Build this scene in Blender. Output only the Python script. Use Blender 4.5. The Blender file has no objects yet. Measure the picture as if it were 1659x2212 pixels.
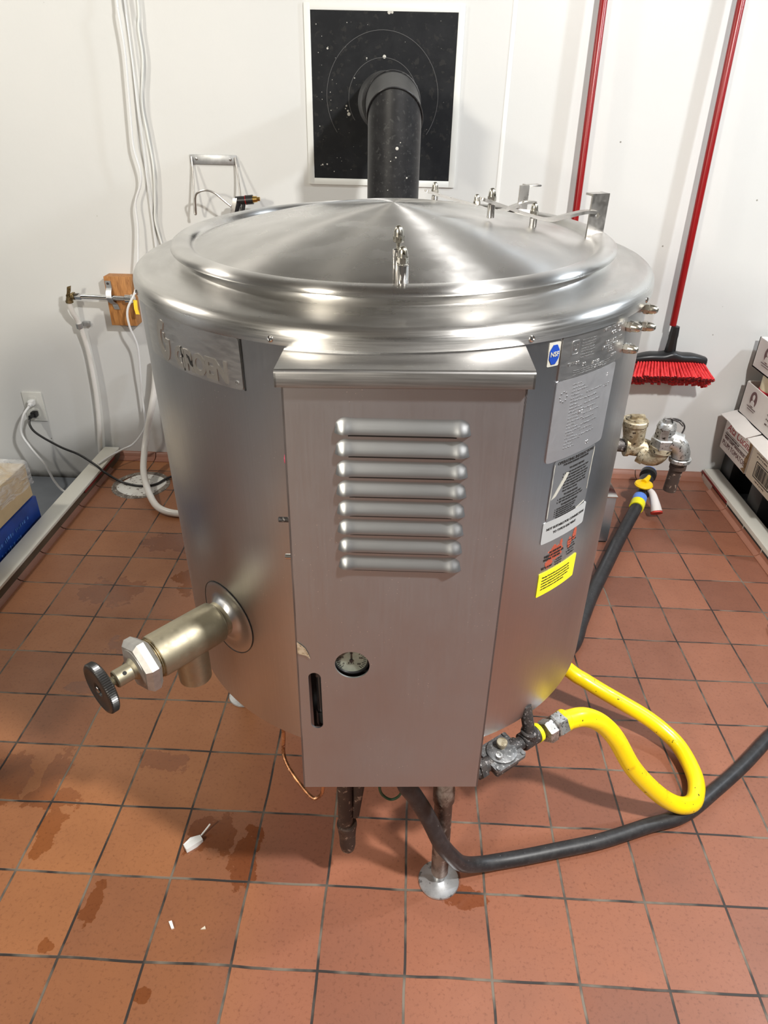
import bpy, bmesh, math, random
from mathutils import Vector, Matrix, Euler
random.seed(7)
S = 0.157            # one floor tile pitch in metres; all coordinates below are in tile pitches
PI = math.pi
scn = bpy.context.scene
col = scn.collection

# ------------------------------------------------------------------ materials
def nt(name):
    m = bpy.data.materials.new(name); m.use_nodes = True
    t = m.node_tree; b = t.nodes['Principled BSDF']
    return m, t, b
def N(t, kind, **kw):
    n = t.nodes.new(kind)
    for k, v in kw.items():
        if k in ('operation', 'blend_type', 'direction_type', 'axis', 'feature', 'data_type', 'noise_dimensions', 'offset', 'squash', 'wave_type', 'bands_direction'):
            setattr(n, k, v)
        else:
            n.inputs[k].default_value = v
    return n
def L(t, a, b): t.links.new(a, b)
def srgb(r, g, b):
    f = lambda c: (c/255/12.92) if c/255 <= .04045 else ((c/255+.055)/1.055)**2.4
    return (f(r), f(g), f(b), 1)
def coords(t, scale=(1, 1, 1), loc=(0, 0, 0)):
    tc = t.nodes.new('ShaderNodeTexCoord'); mp = t.nodes.new('ShaderNodeMapping')
    mp.inputs['Scale'].default_value = scale; mp.inputs['Location'].default_value = loc
    L(t, tc.outputs['Object'], mp.inputs['Vector']); return mp.outputs['Vector']
def ramp(t, src, p0, p1, c0=(0, 0, 0, 1), c1=(1, 1, 1, 1)):
    r = t.nodes.new('ShaderNodeValToRGB'); e = r.color_ramp.elements
    e[0].position = p0; e[1].position = p1; e[0].color = c0; e[1].color = c1
    L(t, src, r.inputs['Fac']); return r.outputs['Color']
def mixc(t, fac, a, b, bt='MIX'):
    m = t.nodes.new('ShaderNodeMix'); m.data_type = 'RGBA'; m.blend_type = bt
    for s, v in ((m.inputs[0], fac), (m.inputs[6], a), (m.inputs[7], b)):
        if hasattr(v, 'node'): L(t, v, s)
        else: s.default_value = v
    return m.outputs[2]
def bump(t, b, h, strength=.2, dist=.002):
    n = t.nodes.new('ShaderNodeBump'); n.inputs['Strength'].default_value = strength; n.inputs['Distance'].default_value = dist
    L(t, h, n.inputs['Height']); L(t, n.outputs['Normal'], b.inputs['Normal']); return n
def plain(name, c, rough=.5, metal=0, var=.0, vs=30, bmp=0, **kw):
    m, t, b = nt(name)
    b.inputs['Roughness'].default_value = rough; b.inputs['Metallic'].default_value = metal
    if var or bmp:
        n = N(t, 'ShaderNodeTexNoise', Scale=vs, Detail=4.0); L(t, coords(t), n.inputs['Vector'])
        d = tuple(x*(1-var) for x in c[:3])+(1,)
        L(t, ramp(t, n.outputs['Fac'], .35, .65, d, c), b.inputs['Base Color'])
        if bmp: bump(t, b, n.outputs['Fac'], bmp)
    else:
        b.inputs['Base Color'].default_value = c
    for k, v in kw.items(): b.inputs[k.replace('_', ' ')].default_value = v
    return m
def steel(name, c=(.60, .585, .56, 1), rough=.30, aniso=.0, rot=0.0, streak=(60, 60, 1.2), spots=True, amt=.12, sk=.94, rv=.055, cl=.86):
    m, t, b = nt(name); b.inputs['Metallic'].default_value = 1
    n1 = N(t, 'ShaderNodeTexNoise', Scale=6.0, Detail=3.0); L(t, coords(t, streak), n1.inputs['Vector'])
    n2 = N(t, 'ShaderNodeTexNoise', Scale=3.5, Detail=5.0, Roughness=.6); L(t, coords(t), n2.inputs['Vector'])
    a = ramp(t, n1.outputs['Fac'], .3, .7, (rough-rv,)*3+(1,), (rough+rv,)*3+(1,))
    r2 = ramp(t, n2.outputs['Fac'], .35, .7, (0, 0, 0, 1), (amt, amt, amt, 1))
    L(t, mixc(t, 1.0, a, r2, 'ADD'), b.inputs['Roughness'])
    cc = mixc(t, ramp(t, n2.outputs['Fac'], .3, .75), c, tuple(x*cl for x in c[:3])+(1,))
    cc = mixc(t, ramp(t, n1.outputs['Fac'], .3, .7), cc, mixc(t, 1.0, cc, (sk, sk, sk, 1), 'MULTIPLY'))
    if spots:
        v = N(t, 'ShaderNodeTexVoronoi', Scale=160.0); L(t, coords(t), v.inputs['Vector'])
        sp = ramp(t, v.outputs['Distance'], .07, .10, (1, 1, 1, 1), (0, 0, 0, 1))
        n3 = N(t, 'ShaderNodeTexNoise', Scale=14.0, Detail=3.0); L(t, coords(t), n3.inputs['Vector'])
        g = ramp(t, n3.outputs['Fac'], .56, .62)
        f = mixc(t, 1.0, sp, g, 'MULTIPLY')
        cc = mixc(t, f, cc, (.85, .83, .8, 1))
    L(t, cc, b.inputs['Base Color'])
    bump(t, b, n1.outputs['Fac'], .012, .0004)
    if aniso:
        b.inputs['Anisotropic'].default_value = aniso; b.inputs['Anisotropic Rotation'].default_value = rot
        tg = t.nodes.new('ShaderNodeTangent'); tg.direction_type = 'RADIAL'; tg.axis = 'Z'
        L(t, tg.outputs['Tangent'], b.inputs['Tangent'])
    return m
def speckled(name, c1, c2, c3, scale=40, rough=.5, metal=.6, lo=.45, hi=.55, b_=.3):
    m, t, b = nt(name)
    n = N(t, 'ShaderNodeTexNoise', Scale=float(scale), Detail=6.0, Roughness=.7); L(t, coords(t), n.inputs['Vector'])
    n2 = N(t, 'ShaderNodeTexNoise', Scale=scale*3.5, Detail=3.0, Roughness=.6); L(t, coords(t), n2.inputs['Vector'])
    a = mixc(t, ramp(t, n.outputs['Fac'], lo, hi), c1, c2)
    L(t, mixc(t, ramp(t, n2.outputs['Fac'], .60, .64), a, c3), b.inputs['Base Color'])
    b.inputs['Roughness'].default_value = rough; b.inputs['Metallic'].default_value = metal
    bump(t, b, n.outputs['Fac'], b_, .001)
    return m

M = {}
M['lid'] = steel('brushed_lid_steel', (.66, .65, .635, 1), .26, .92, .25, (3, 3, 3))
M['ledge'] = steel('brushed_ledge_steel', (.62, .61, .59, 1), .28, .7, .25, (2, 2, 70))
M['body'] = steel('rolled_body_steel', (.55, .555, .565, 1), .31, .5, 0.0, (60, 60, .8), True, .10, .97, .025, .9)
M['panel'] = steel('cover_panel_steel', (.50, .525, .55, 1), .38, .45, .25, (70, 70, 1.0), True, .08, .985, .012, .93)
M['louvre'] = steel('louvre_steel', (.43, .44, .45, 1), .38, 0, 0, (3, 70, 70), False, .06, .98, .01, .95)
M['cap'] = steel('cover_cap_steel', (.55, .54, .53, 1), .30, 0, 0, (1.5, 60, 60))
M['tag'] = steel('etched_tag_steel', (.62, .61, .6, 1), .32, 0, 0, (8, 8, 30), False)
M['plate2'] = steel('satin_plate_steel', (.70, .70, .715, 1), .48, 0, 0, (20, 20, 20), False, .04, .98, .02, .96)
M['emboss'] = plain('embossed_steel', (.52, .52, .52, 1), .42, 1)
M['emboss_light'] = plain('matte_letter_steel', (.46, .44, .41, 1), .5, 1, .1, 60)
M['bright'] = plain('polished_steel', (.72, .70, .67, 1), .16, 1, .1, 60)
M['hinge'] = steel('hinge_steel', (.62, .60, .57, 1), .27, 0, 0, (20, 20, 20), False)
M['acorn'] = speckled('tarnished_nickel', (.62, .60, .54, 1), (.44, .41, .34, 1), (.10, .09, .06, 1), 60, .27, 1, .4, .6, .15)
M['brassy'] = steel('nickel_brass', (.42, .38, .28, 1), .44, 0, 0, (20, 20, 20), False, .15)
M['nut'] = plain('cast_nut_metal', (.50, .49, .47, 1), .58, 1, .15, 90, .15)
M['knob'] = plain('black_bakelite', (.018, .017, .016, 1), .32)
M['dark'] = plain('black_interior', (.01, .01, .01, 1), .7)
M['galv'] = speckled('galvanised_iron', (.50, .50, .49, 1), (.30, .29, .27, 1), (.03, .025, .02, 1), 55, .38, .8, .45, .6, .3)
M['malle'] = speckled('stained_malleable_iron', (.46, .41, .30, 1), (.22, .17, .10, 1), (.04, .03, .02, 1), 40, .5, .5, .42, .56, .35)
M['blackiron'] = speckled('black_iron_pipe', (.035, .032, .032, 1), (.07, .06, .055, 1), (.28, .26, .25, 1), 60, .55, .3, .45, .6, .3)
M['rusty'] = speckled('rusty_leg_metal', (.24, .19, .16, 1), (.10, .065, .05, 1), (.38, .33, .29, 1), 22, .5, .5, .46, .58, .3)
M['rustdark'] = speckled('dark_rusted_pipe', (.045, .028, .022, 1), (.09, .055, .04, 1), (.25, .18, .14, 1), 25, .65, .3, .5, .62, .4)
M['weathered'] = speckled('weathered_die_cast', (.20, .20, .20, 1), (.11, .11, .11, 1), (.42, .42, .41, 1), 70, .5, .6, .4, .6, .4)
M['zinc'] = speckled('zinc_foot', (.58, .59, .60, 1), (.44, .45, .46, 1), (.25, .25, .25, 1), 25, .35, .8, .45, .6, .1)
M['copper'] = speckled('oxidised_copper', (.50, .24, .11, 1), (.22, .10, .05, 1), (.60, .34, .2, 1), 50, .45, .8)
M['green'] = plain('green_wire', (.015, .045, .02, 1), .45)
def yellow_mat():
    m, t, b = nt('yellow_gas_hose')
    n = N(t, 'ShaderNodeTexNoise', Scale=22.0, Detail=5.0, Roughness=.65); L(t, coords(t), n.inputs['Vector'])
    n2 = N(t, 'ShaderNodeTexNoise', Scale=90.0, Detail=2.0); L(t, coords(t), n2.inputs['Vector'])
    a = mixc(t, ramp(t, n.outputs['Fac'], .62, .78), srgb(247, 214, 8), srgb(214, 170, 12))
    L(t, mixc(t, ramp(t, n2.outputs['Fac'], .70, .73), a, srgb(70, 50, 20)), b.inputs['Base Color'])
    b.inputs['Roughness'].default_value = .33; b.inputs['Coat Weight'].default_value = .2
    return m
M['yellow'] = yellow_mat()
M['rubber'] = speckled('black_rubber_hose', (.016, .016, .018, 1), (.028, .028, .03, 1), (.20, .20, .20, 1), 60, .45, 0, .45, .6, .1)
for n in M['rubber'].node_tree.nodes:
    if n.bl_idname == 'ShaderNodeValToRGB' and abs(n.color_ramp.elements[0].position-.60) < .001:
        n.color_ramp.elements[0].position = .70; n.color_ramp.elements[1].position = .73
M['white_plastic'] = plain('white_plastic', srgb(225, 226, 226), .38)
M['white_hose'] = plain('white_hose_plastic', srgb(226, 224, 219), .3)
M['outlet'] = plain('ivory_outlet_plastic', srgb(212, 212, 206), .4)
M['blackplastic'] = plain('black_plastic', (.012, .012, .013, 1), .38)
M['red_handle'] = plain('red_painted_metal', srgb(142, 14, 18), .30, 0, .1, 20)
def bristle_mat():
    m, t, b = nt('red_bristles')
    n = N(t, 'ShaderNodeTexNoise', Scale=60.0, Detail=3.0); L(t, coords(t, (3, 1, 1)), n.inputs['Vector'])
    L(t, mixc(t, ramp(t, n.outputs['Fac'], .35, .65), srgb(196, 30, 38), srgb(240, 66, 66)), b.inputs['Base Color'])
    b.inputs['Roughness'].default_value = .45
    return m
M['bristle'] = bristle_mat()
M['bristle_tip'] = plain('dark_red_bristle_tips', srgb(120, 26, 34), .7, 0, .4, 60)
def wood(name, a, c, sc=(3, 30, 3)):
    m, t, b = nt(name)
    n = N(t, 'ShaderNodeTexNoise', Scale=9.0, Detail=6.0, Distortion=1.2); L(t, coords(t, sc), n.inputs['Vector'])
    L(t, mixc(t, ramp(t, n.outputs['Fac'], .3, .7), a, c), b.inputs['Base Color'])
    b.inputs['Roughness'].default_value = .6
    return m
M['wood'] = wood('varnished_wood_block', srgb(188, 132, 74), srgb(140, 90, 44), (12, 12, 2))
M['brass'] = plain('brass', (.62, .42, .14, 1), .28, 1)
M['oldbrass'] = speckled('old_brass', (.30, .23, .12, 1), (.14, .10, .05, 1), (.45, .36, .2, 1), 60, .4, .9)
M['chrome'] = plain('chrome_pipe', (.80, .80, .80, 1), .14, 1)
M['strap'] = plain('galvanised_strap', (.48, .49, .5, 1), .4, .8, .2, 60)
M['yellow_tap'] = plain('yellow_tap_plastic', srgb(240, 196, 10), .4)
M['yellow_collar'] = plain('yellow_collar_plastic', srgb(232, 224, 30), .4)
M['blue_band'] = plain('blue_band_plastic', srgb(90, 130, 210), .4)
M['tissue'] = plain('white_tag_paper', srgb(215, 208, 204), .7)
M['red_tip'] = plain('red_tip', srgb(190, 60, 50), .6)
M['flue'] = speckled('black_flue_enamel', (.012, .012, .013, 1), (.018, .018, .019, 1), (.035, .035, .035, 1), 30, .40, .0, .45, .6, .05)
M['flue'].node_tree.nodes['Principled BSDF'].inputs['Specular IOR Level'].default_value = .35
M['paintspot'] = plain('paint_spot', srgb(190, 188, 180), .6)
M['plate'] = speckled('black_wall_plate_paint', (.008, .009, .011, 1), (.012, .013, .015, 1), (.02, .02, .02, 1), 15, .5, 0, .45, .6, .03)
M['scratch'] = plain('scratched_ring', (.09, .09, .09, 1), .5)
M['plate'].node_tree.nodes['Principled BSDF'].inputs['Specular IOR Level'].default_value = .15
M['plateframe'] = plain('white_trim_paint', srgb(222, 224, 220), .45)
M['caulk'] = plain('wall_seam_strip', srgb(226, 227, 225), .4)
def wall_mat():
    m, t, b = nt('white_frp_wall')
    n = N(t, 'ShaderNodeTexNoise', Scale=45.0, Detail=3.0); L(t, coords(t), n.inputs['Vector'])
    n2 = N(t, 'ShaderNodeTexNoise', Scale=1.3, Detail=4.0); L(t, coords(t), n2.inputs['Vector'])
    a = mixc(t, ramp(t, n2.outputs['Fac'], .3, .7), srgb(214, 214, 211), srgb(206, 207, 205))
    v = N(t, 'ShaderNodeTexVoronoi', Scale=9.0); L(t, coords(t), v.inputs['Vector'])
    a = mixc(t, ramp(t, v.outputs['Distance'], .022, .03, (1, 1, 1, 1), (0, 0, 0, 1)), a, srgb(140, 138, 130))
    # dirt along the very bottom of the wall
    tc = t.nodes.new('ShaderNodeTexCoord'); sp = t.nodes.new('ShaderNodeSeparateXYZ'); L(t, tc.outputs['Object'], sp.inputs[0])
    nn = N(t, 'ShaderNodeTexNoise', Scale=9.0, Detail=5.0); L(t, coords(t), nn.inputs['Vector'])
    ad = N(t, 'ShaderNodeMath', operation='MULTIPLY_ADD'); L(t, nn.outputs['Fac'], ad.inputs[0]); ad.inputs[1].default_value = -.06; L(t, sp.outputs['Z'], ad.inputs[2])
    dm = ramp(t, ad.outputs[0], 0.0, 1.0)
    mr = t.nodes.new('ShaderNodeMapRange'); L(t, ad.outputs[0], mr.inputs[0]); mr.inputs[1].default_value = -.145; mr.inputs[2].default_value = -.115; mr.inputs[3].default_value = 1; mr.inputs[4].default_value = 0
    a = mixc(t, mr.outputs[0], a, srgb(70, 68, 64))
    L(t, a, b.inputs['Base Color'])
    b.inputs['Roughness'].default_value = .42; b.inputs['Specular IOR Level'].default_value = .35
    bump(t, b, n.outputs['Fac'], .22, .0015)
    return m
M['wall'] = wall_mat()
def floor_mat():
    m, t, b = nt('quarry_tile_floor')
    v = coords(t, (1/S, 1/S, 1/S))
    def brick(ms, c1, c2, mo):
        k = t.nodes.new('ShaderNodeTexBrick'); k.offset = 0; k.squash = 1; k.offset_frequency = 1; k.squash_frequency = 1
        k.inputs['Scale'].default_value = 1; k.inputs['Brick Width'].default_value = 1; k.inputs['Row Height'].default_value = 1
        k.inputs['Mortar Size'].default_value = ms; k.inputs['Mortar Smooth'].default_value = .25
        k.inputs['Color1'].default_value = c1; k.inputs['Color2'].default_value = c2; k.inputs['Mortar'].default_value = mo
        L(t, vd.outputs[0], k.inputs['Vector']); return k
    # slightly wavering joints
    nd = N(t, 'ShaderNodeTexNoise', Scale=.9, Detail=2.0); L(t, v, nd.inputs['Vector'])
    vs = N(t, 'ShaderNodeVectorMath', operation='SCALE'); 
    sb = N(t, 'ShaderNodeVectorMath', operation='SUBTRACT'); L(t, nd.outputs['Color'], sb.inputs[0]); sb.inputs[1].default_value = (.5, .5, .5)
    L(t, sb.outputs[0], vs.inputs[0]); vs.inputs['Scale'].default_value = .05
    vd = N(t, 'ShaderNodeVectorMath', operation='ADD'); L(t, v, vd.inputs[0]); L(t, vs.outputs[0], vd.inputs[1])
    k = brick(.017, (0, 0, 0, 1), (1, 1, 1, 1), (0, 0, 0, 1))
    n1 = N(t, 'ShaderNodeTexNoise', Scale=1.2, Detail=6.0, Roughness=.6); L(t, v, n1.inputs['Vector'])
    n2 = N(t, 'ShaderNodeTexNoise', Scale=22.0, Detail=4.0, Roughness=.7); L(t, v, n2.inputs['Vector'])
    tile = mixc(t, k.outputs['Color'], srgb(148, 95, 72), srgb(122, 77, 60))
    # tiles yellower towards the left: the warm left light put into their colour
    sp = t.nodes.new('ShaderNodeSeparateXYZ'); L(t, v, sp.inputs[0])
    mr = t.nodes.new('ShaderNodeMapRange'); L(t, sp.outputs['X'], mr.inputs[0]); mr.inputs[1].default_value = -1.5; mr.inputs[2].default_value = -2.5
    tile = mixc(t, mr.outputs[0], tile, mixc(t, k.outputs['Color'], srgb(158, 104, 66), srgb(134, 86, 58)))
    tile = mixc(t, ramp(t, n1.outputs['Fac'], .35, .7), tile, mixc(t, 1.0, tile, (.86, .84, .82, 1), 'MULTIPLY'))
    tile = mixc(t, ramp(t, n2.outputs['Fac'], .54, .70), tile, mixc(t, 1.0, tile, (.70, .66, .64, 1), 'MULTIPLY'))
    # wet and greasy stains, each with its own outline
    ns = N(t, 'ShaderNodeTexNoise', Scale=3.2, Detail=5.0, Roughness=.6); L(t, v, ns.inputs['Vector'])
    tot = None
    for (x, y, rx, ry) in [(-2.62, 1.62, .34, .42), (-3.66, 2.75, .42, .22), (-5.75, 2.35, .45, .5), (-5.15, 2.5, .22, .5), (-4.85, 1.6, .18, .5),
                           (-3.86, .62, .14, .38), (.75, .93, .36, .14), (-5.0, 2.05, .6, .2), (-5.0, 5.2, .5, .3), (-6.0, 6.8, .7, .5), (-5.3, 8.6, .8, .4), (-4.4, 7.4, .5, .6),
                           (-4.2, .1, .12, .1), (-2.9, -.35, .12, .1), (-5.4, 4.2, .35, .2), (-2.1, 1.3, .2, .5)]:
        s1 = N(t, 'ShaderNodeVectorMath', operation='SUBTRACT'); L(t, v, s1.inputs[0]); s1.inputs[1].default_value = (x, y, 0)
        s2 = N(t, 'ShaderNodeVectorMath', operation='MULTIPLY'); L(t, s1.outputs[0], s2.inputs[0]); s2.inputs[1].default_value = (1/rx, 1/ry, 0)
        s3 = N(t, 'ShaderNodeVectorMath', operation='LENGTH'); L(t, s2.outputs[0], s3.inputs[0])
        if tot is None: tot = s3.outputs['Value']
        else:
            mn = N(t, 'ShaderNodeMath', operation='MINIMUM'); L(t, tot, mn.inputs[0]); L(t, s3.outputs['Value'], mn.inputs[1]); tot = mn.outputs[0]
    ad = N(t, 'ShaderNodeMath', operation='MULTIPLY_ADD'); L(t, ns.outputs['Fac'], ad.inputs[0]); ad.inputs[1].default_value = 2.2; L(t, tot, ad.inputs[2])
    mk = t.nodes.new('ShaderNodeMapRange'); L(t, ad.outputs[0], mk.inputs[0]); mk.inputs[1].default_value = 1.98; mk.inputs[2].default_value = 1.90
    tile = mixc(t, mk.outputs[0], tile, mixc(t, 1.0, tile, (.74, .62, .50, 1), 'MULTIPLY'))
    ng = N(t, 'ShaderNodeTexNoise', Scale=1.7, Detail=3.0); L(t, v, ng.inputs['Vector'])
    grout = mixc(t, ramp(t, ng.outputs['Fac'], .45, .62), srgb(42, 36, 33), srgb(112, 102, 90))
    L(t, mixc(t, k.outputs['Fac'], tile, grout), b.inputs['Base Color'])
    rr = mixc(t, mk.outputs[0], ramp(t, n1.outputs['Fac'], .3, .7, (.36,)*3+(1,), (.52,)*3+(1,)), (.16, .16, .16, 1))
    L(t, mixc(t, k.outputs['Fac'], rr, (.6, .6, .6, 1)), b.inputs['Roughness'])
    inv = N(t, 'ShaderNodeMath', operation='SUBTRACT'); inv.inputs[0].default_value = 1; L(t, k.outputs['Fac'], inv.inputs[1])
    hb = N(t, 'ShaderNodeMath', operation='MULTIPLY_ADD'); L(t, n2.outputs['Fac'], hb.inputs[0]); hb.inputs[1].default_value = .05; L(t, inv.outputs[0], hb.inputs[2])
    bump(t, b, hb.outputs[0], .5, .0025)
    return m
M['floor'] = floor_mat()
M['quarry'] = plain('quarry_cove_tile', srgb(150, 100, 80), .42, 0, .15, 12)
M['concrete'] = plain('painted_grey_concrete', srgb(128, 134, 142), .5, 0, .2, 7, .1)
M['curb'] = plain('white_painted_curb', srgb(216, 214, 204), .45, 0, .06, 5)
M['redpaint'] = plain('red_paint_line', srgb(120, 30, 30), .5)
M['ceil'] = plain('ceiling_paint', srgb(125, 125, 122), .8)
M['roomwall'] = plain('room_wall_paint', srgb(104, 103, 101), .7)
M['card_tan'] = plain('tan_cardboard', srgb(214, 190, 148), .75, 0, .12, 14)
M['card_blue'] = plain('blue_printed_cardboard', srgb(14, 62, 150), .5, 0, .35, 16)
M['card_white'] = plain('white_printed_cardboard', srgb(238, 234, 230), .7, 0, .06, 14)
M['card_cream'] = plain('cream_printed_cardboard', srgb(216, 206, 188), .7, 0, .08, 14)
M['card_brown'] = plain('torn_brown_cardboard', srgb(150, 118, 82), .85, 0, .2, 30)
M['ink_red'] = plain('red_print_ink', srgb(172, 40, 44), .6)
M['ink_dk'] = plain('dark_print_ink', srgb(92, 70, 66), .6)
M['ink_bk'] = plain('black_print_ink', srgb(38, 36, 34), .55)
M['ink_brown'] = plain('maroon_print_ink', srgb(112, 78, 78), .6)
M['tub'] = plain('cream_tub_plastic', srgb(228, 218, 184), .4)
M['tub_red'] = plain('red_band_label', srgb(200, 40, 60), .4)
M['st_silver'] = plain('silver_foil_sticker', (.33, .335, .345, 1), .38, .75, .1, 25)
M['st_label'] = plain('pale_grey_sticker', srgb(176, 178, 178), .45, .1, .05, 20)
M['st_yellow'] = plain('yellow_warning_sticker', srgb(238, 226, 40), .45)
M['st_blue'] = plain('blue_badge', srgb(26, 62, 150), .35)
M['st_white'] = plain('white_badge_edge', srgb(176, 174, 164), .5)
M['worn_red'] = plain('worn_red_sticker_remains', srgb(176, 84, 62), .6, 0, .2, 60)
M['gauge_face'] = plain('stained_gauge_face', srgb(138, 142, 130), .5, 0, .35, 40)
M['burn'] = speckled('rusty_scuff', (.30, .22, .14, 1), (.45, .36, .26, 1), (.16, .1, .05, 1), 90, .7, .2)
M['drain'] = speckled('worn_white_drain_paint', (.78, .78, .74, 1), (.72, .71, .68, 1), (.20, .17, .14, 1), 22, .6, 0)
M['grime'] = speckled('grimy_drain_rim', (.12, .10, .085, 1), (.22, .19, .16, 1), (.5, .46, .4, 1), 30, .7, 0)
def film():
    m, t, b = nt('clear_plastic_wrap')
    b.inputs['Base Color'].default_value = (.95, .94, .92, 1); b.inputs['Roughness'].default_value = .18
    b.inputs['Alpha'].default_value = .28
    n = N(t, 'ShaderNodeTexNoise', Scale=14.0, Detail=5.0, Distortion=1.5); L(t, coords(t, (1, 1, 3)), n.inputs['Vector'])
    bump(t, b, n.outputs['Fac'], .9, .02)
    L(t, ramp(t, n.outputs['Fac'], .35, .7, (.10,)*3+(1,), (.55,)*3+(1,)), b.inputs['Alpha'])
    return m
M['film'] = film()

# ------------------------------------------------------------------ mesh helpers
K_O = Vector((-.36, 3.567, 2.6))
_a = Vector((-.015, -.028, 1)).normalized(); _u = Vector((1, 0, -_a.x/_a.z)).normalized(); _v = _a.cross(_u)
K_R = Matrix((_u, _v, _a)).transposed()      # local -> world
def k2w(p): return K_O + K_R @ Vector(p)
def w2k(p): return K_R.transposed() @ (Vector(p)-K_O)

def BM(): return bmesh.new()
def obj(name, bm, mat, parent=None, label=None, cat=None, group=None, kind=None, sharp=35, origin=None, smooth=True, weld=True):
    if weld: bmesh.ops.remove_doubles(bm, verts=bm.verts, dist=1e-5)
    bmesh.ops.recalc_face_normals(bm, faces=bm.faces)
    for f in bm.faces: f.smooth = smooth
    lim = math.radians(sharp)
    for e in bm.edges:
        if len(e.link_faces) == 2:
            if e.calc_face_angle(0) > lim: e.smooth = False
        elif len(e.link_faces) > 2: e.smooth = False
    o_ = Vector(origin) if origin is not None else Vector((0, 0, 0))
    for v in bm.verts: v.co = (v.co-o_)*S
    me = bpy.data.meshes.new(name); bm.to_mesh(me); bm.free()
    ob = bpy.data.objects.new(name, me); col.objects.link(ob)
    ob.location = o_*S
    for mm in (mat if isinstance(mat, (list, tuple)) else [mat]): me.materials.append(mm)
    if parent: ob.parent = parent
    tag(ob, label, cat, group, kind)
    return ob
def tag(o, label=None, cat=None, group=None, kind=None):
    if label: o['label'] = label
    if cat: o['category'] = cat
    if group: o['group'] = group
    if kind: o['kind'] = kind
    return o
def empty(name, loc, label, cat, group=None, rot=None):
    o = bpy.data.objects.new(name, None); col.objects.link(o); o.empty_display_size = .05
    o.location = Vector(loc)*S
    if rot: o.rotation_euler = rot
    return tag(o, label, cat, group)
def box(bm, c, s, rot=None, bev=0, seg=2):
    r = bmesh.ops.create_cube(bm, size=1); vs = r['verts']
    for v in vs: v.co = Vector((v.co.x*s[0], v.co.y*s[1], v.co.z*s[2]))
    if bev:
        es = list({e for v in vs for e in v.link_edges})
        rr = bmesh.ops.bevel(bm, geom=es, offset=bev, segments=seg, affect='EDGES', profile=.5)
        vs = list({v for f in rr['faces'] for v in f.verts} | {v for v in vs if v.is_valid})
    Mx = rot if rot is not None else Matrix.Identity(3)
    for v in vs: v.co = Mx @ v.co + Vector(c)
    return vs
def frame_of(d):
    d = Vector(d).normalized(); h = Vector((0, 0, 1)) if abs(d.z) < .95 else Vector((0, 1, 0))
    x = h.cross(d).normalized(); y = d.cross(x); return Matrix((x, y, d)).transposed()
def lathe(bm, prof, n=64, p0=(0, 0, 0), axis=(0, 0, 1), cap0=True, cap1=True, poly=None):
    F = frame_of(axis); p0 = Vector(p0); rings = []
    if tuple(axis) == (0, 0, 1): F = Matrix.Identity(3)
    for r, z in prof:
        if r < 1e-6: rings.append([bm.verts.new(p0+F@Vector((0, 0, z)))])
        else: rings.append([bm.verts.new(p0+F@Vector((r*math.cos(2*PI*i/n), r*math.sin(2*PI*i/n), z))) for i in range(n)])
    for a, b in zip(rings, rings[1:]):
        if len(a) == 1 and len(b) == 1: continue
        for i in range(n):
            j = (i+1) % n
            if len(a) == 1: bm.faces.new((a[0], b[j], b[i]))
            elif len(b) == 1: bm.faces.new((a[i], a[j], b[0]))
            else: bm.faces.new((a[i], a[j], b[j], b[i]))
    if cap0 and len(rings[0]) > 1: bm.faces.new(rings[0][::-1])
    if cap1 and len(rings[-1]) > 1: bm.faces.new(rings[-1])
def cyl(bm, a, b, r0, r1=None, n=24, bev=0):
    a, b = Vector(a), Vector(b); h = (b-a).length; r1 = r0 if r1 is None else r1
    pr = [(r0, 0), (r1, h)]
    if bev: pr = [(r0-bev, 0), (r0, bev), (r1, h-bev), (r1-bev, h)]
    lathe(bm, pr, n, a, (b-a).normalized())
def spline(pts, k=8):
    P = [Vector(p) for p in pts]; out = []
    P = [P[0]*2-P[1]]+P+[P[-1]*2-P[-2]]
    for i in range(1, len(P)-2):
        p0, p1, p2, p3 = P[i-1:i+3]
        for j in range(k):
            s = j/k
            out.append(.5*((2*p1)+(p2-p0)*s+(2*p0-5*p1+4*p2-p3)*s*s+(3*p1-p0-3*p2+p3)*s**3))
    out.append(P[-2]); return out
def tube(bm, pts, r, n=14, k=8, smooth=True, cap=True):
    P = spline(pts, k) if smooth else [Vector(p) for p in pts]
    R = r if callable(r) else (lambda s: r)
    T = [(P[min(i+1, len(P)-1)]-P[max(i-1, 0)]).normalized() for i in range(len(P))]
    x = frame_of(T[0]).col[0].copy(); rings = []
    for i, (p, t_) in enumerate(zip(P, T)):
        x = (x-t_*x.dot(t_)).normalized(); y = t_.cross(x); rr = R(i/(len(P)-1))
        rings.append([bm.verts.new(p+(x*math.cos(2*PI*j/n)+y*math.sin(2*PI*j/n))*rr) for j in range(n)])
    for a, b in zip(rings, rings[1:]):
        for j in range(n): bm.faces.new((a[j], a[(j+1) % n], b[(j+1) % n], b[j]))
    if cap: bm.faces.new(rings[0][::-1]); bm.faces.new(rings[-1])
def ribbon(bm, pts, w, th, side):
    """flat bar along pts, width w along side vector, thickness th"""
    P = [Vector(p) for p in pts]; side = Vector(side).normalized(); rings = []
    for i, p in enumerate(P):
        t_ = (P[min(i+1, len(P)-1)]-P[max(i-1, 0)]).normalized(); up = side.cross(t_).normalized()
        rings.append([bm.verts.new(p+side*sx*w/2+up*sy*th/2) for sx, sy in ((-1, -1), (1, -1), (1, 1), (-1, 1))])
    for a, b in zip(rings, rings[1:]):
        for j in range(4): bm.faces.new((a[j], a[(j+1) % 4], b[(j+1) % 4], b[j]))
    bm.faces.new(rings[0][::-1]); bm.faces.new(rings[-1])
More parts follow.
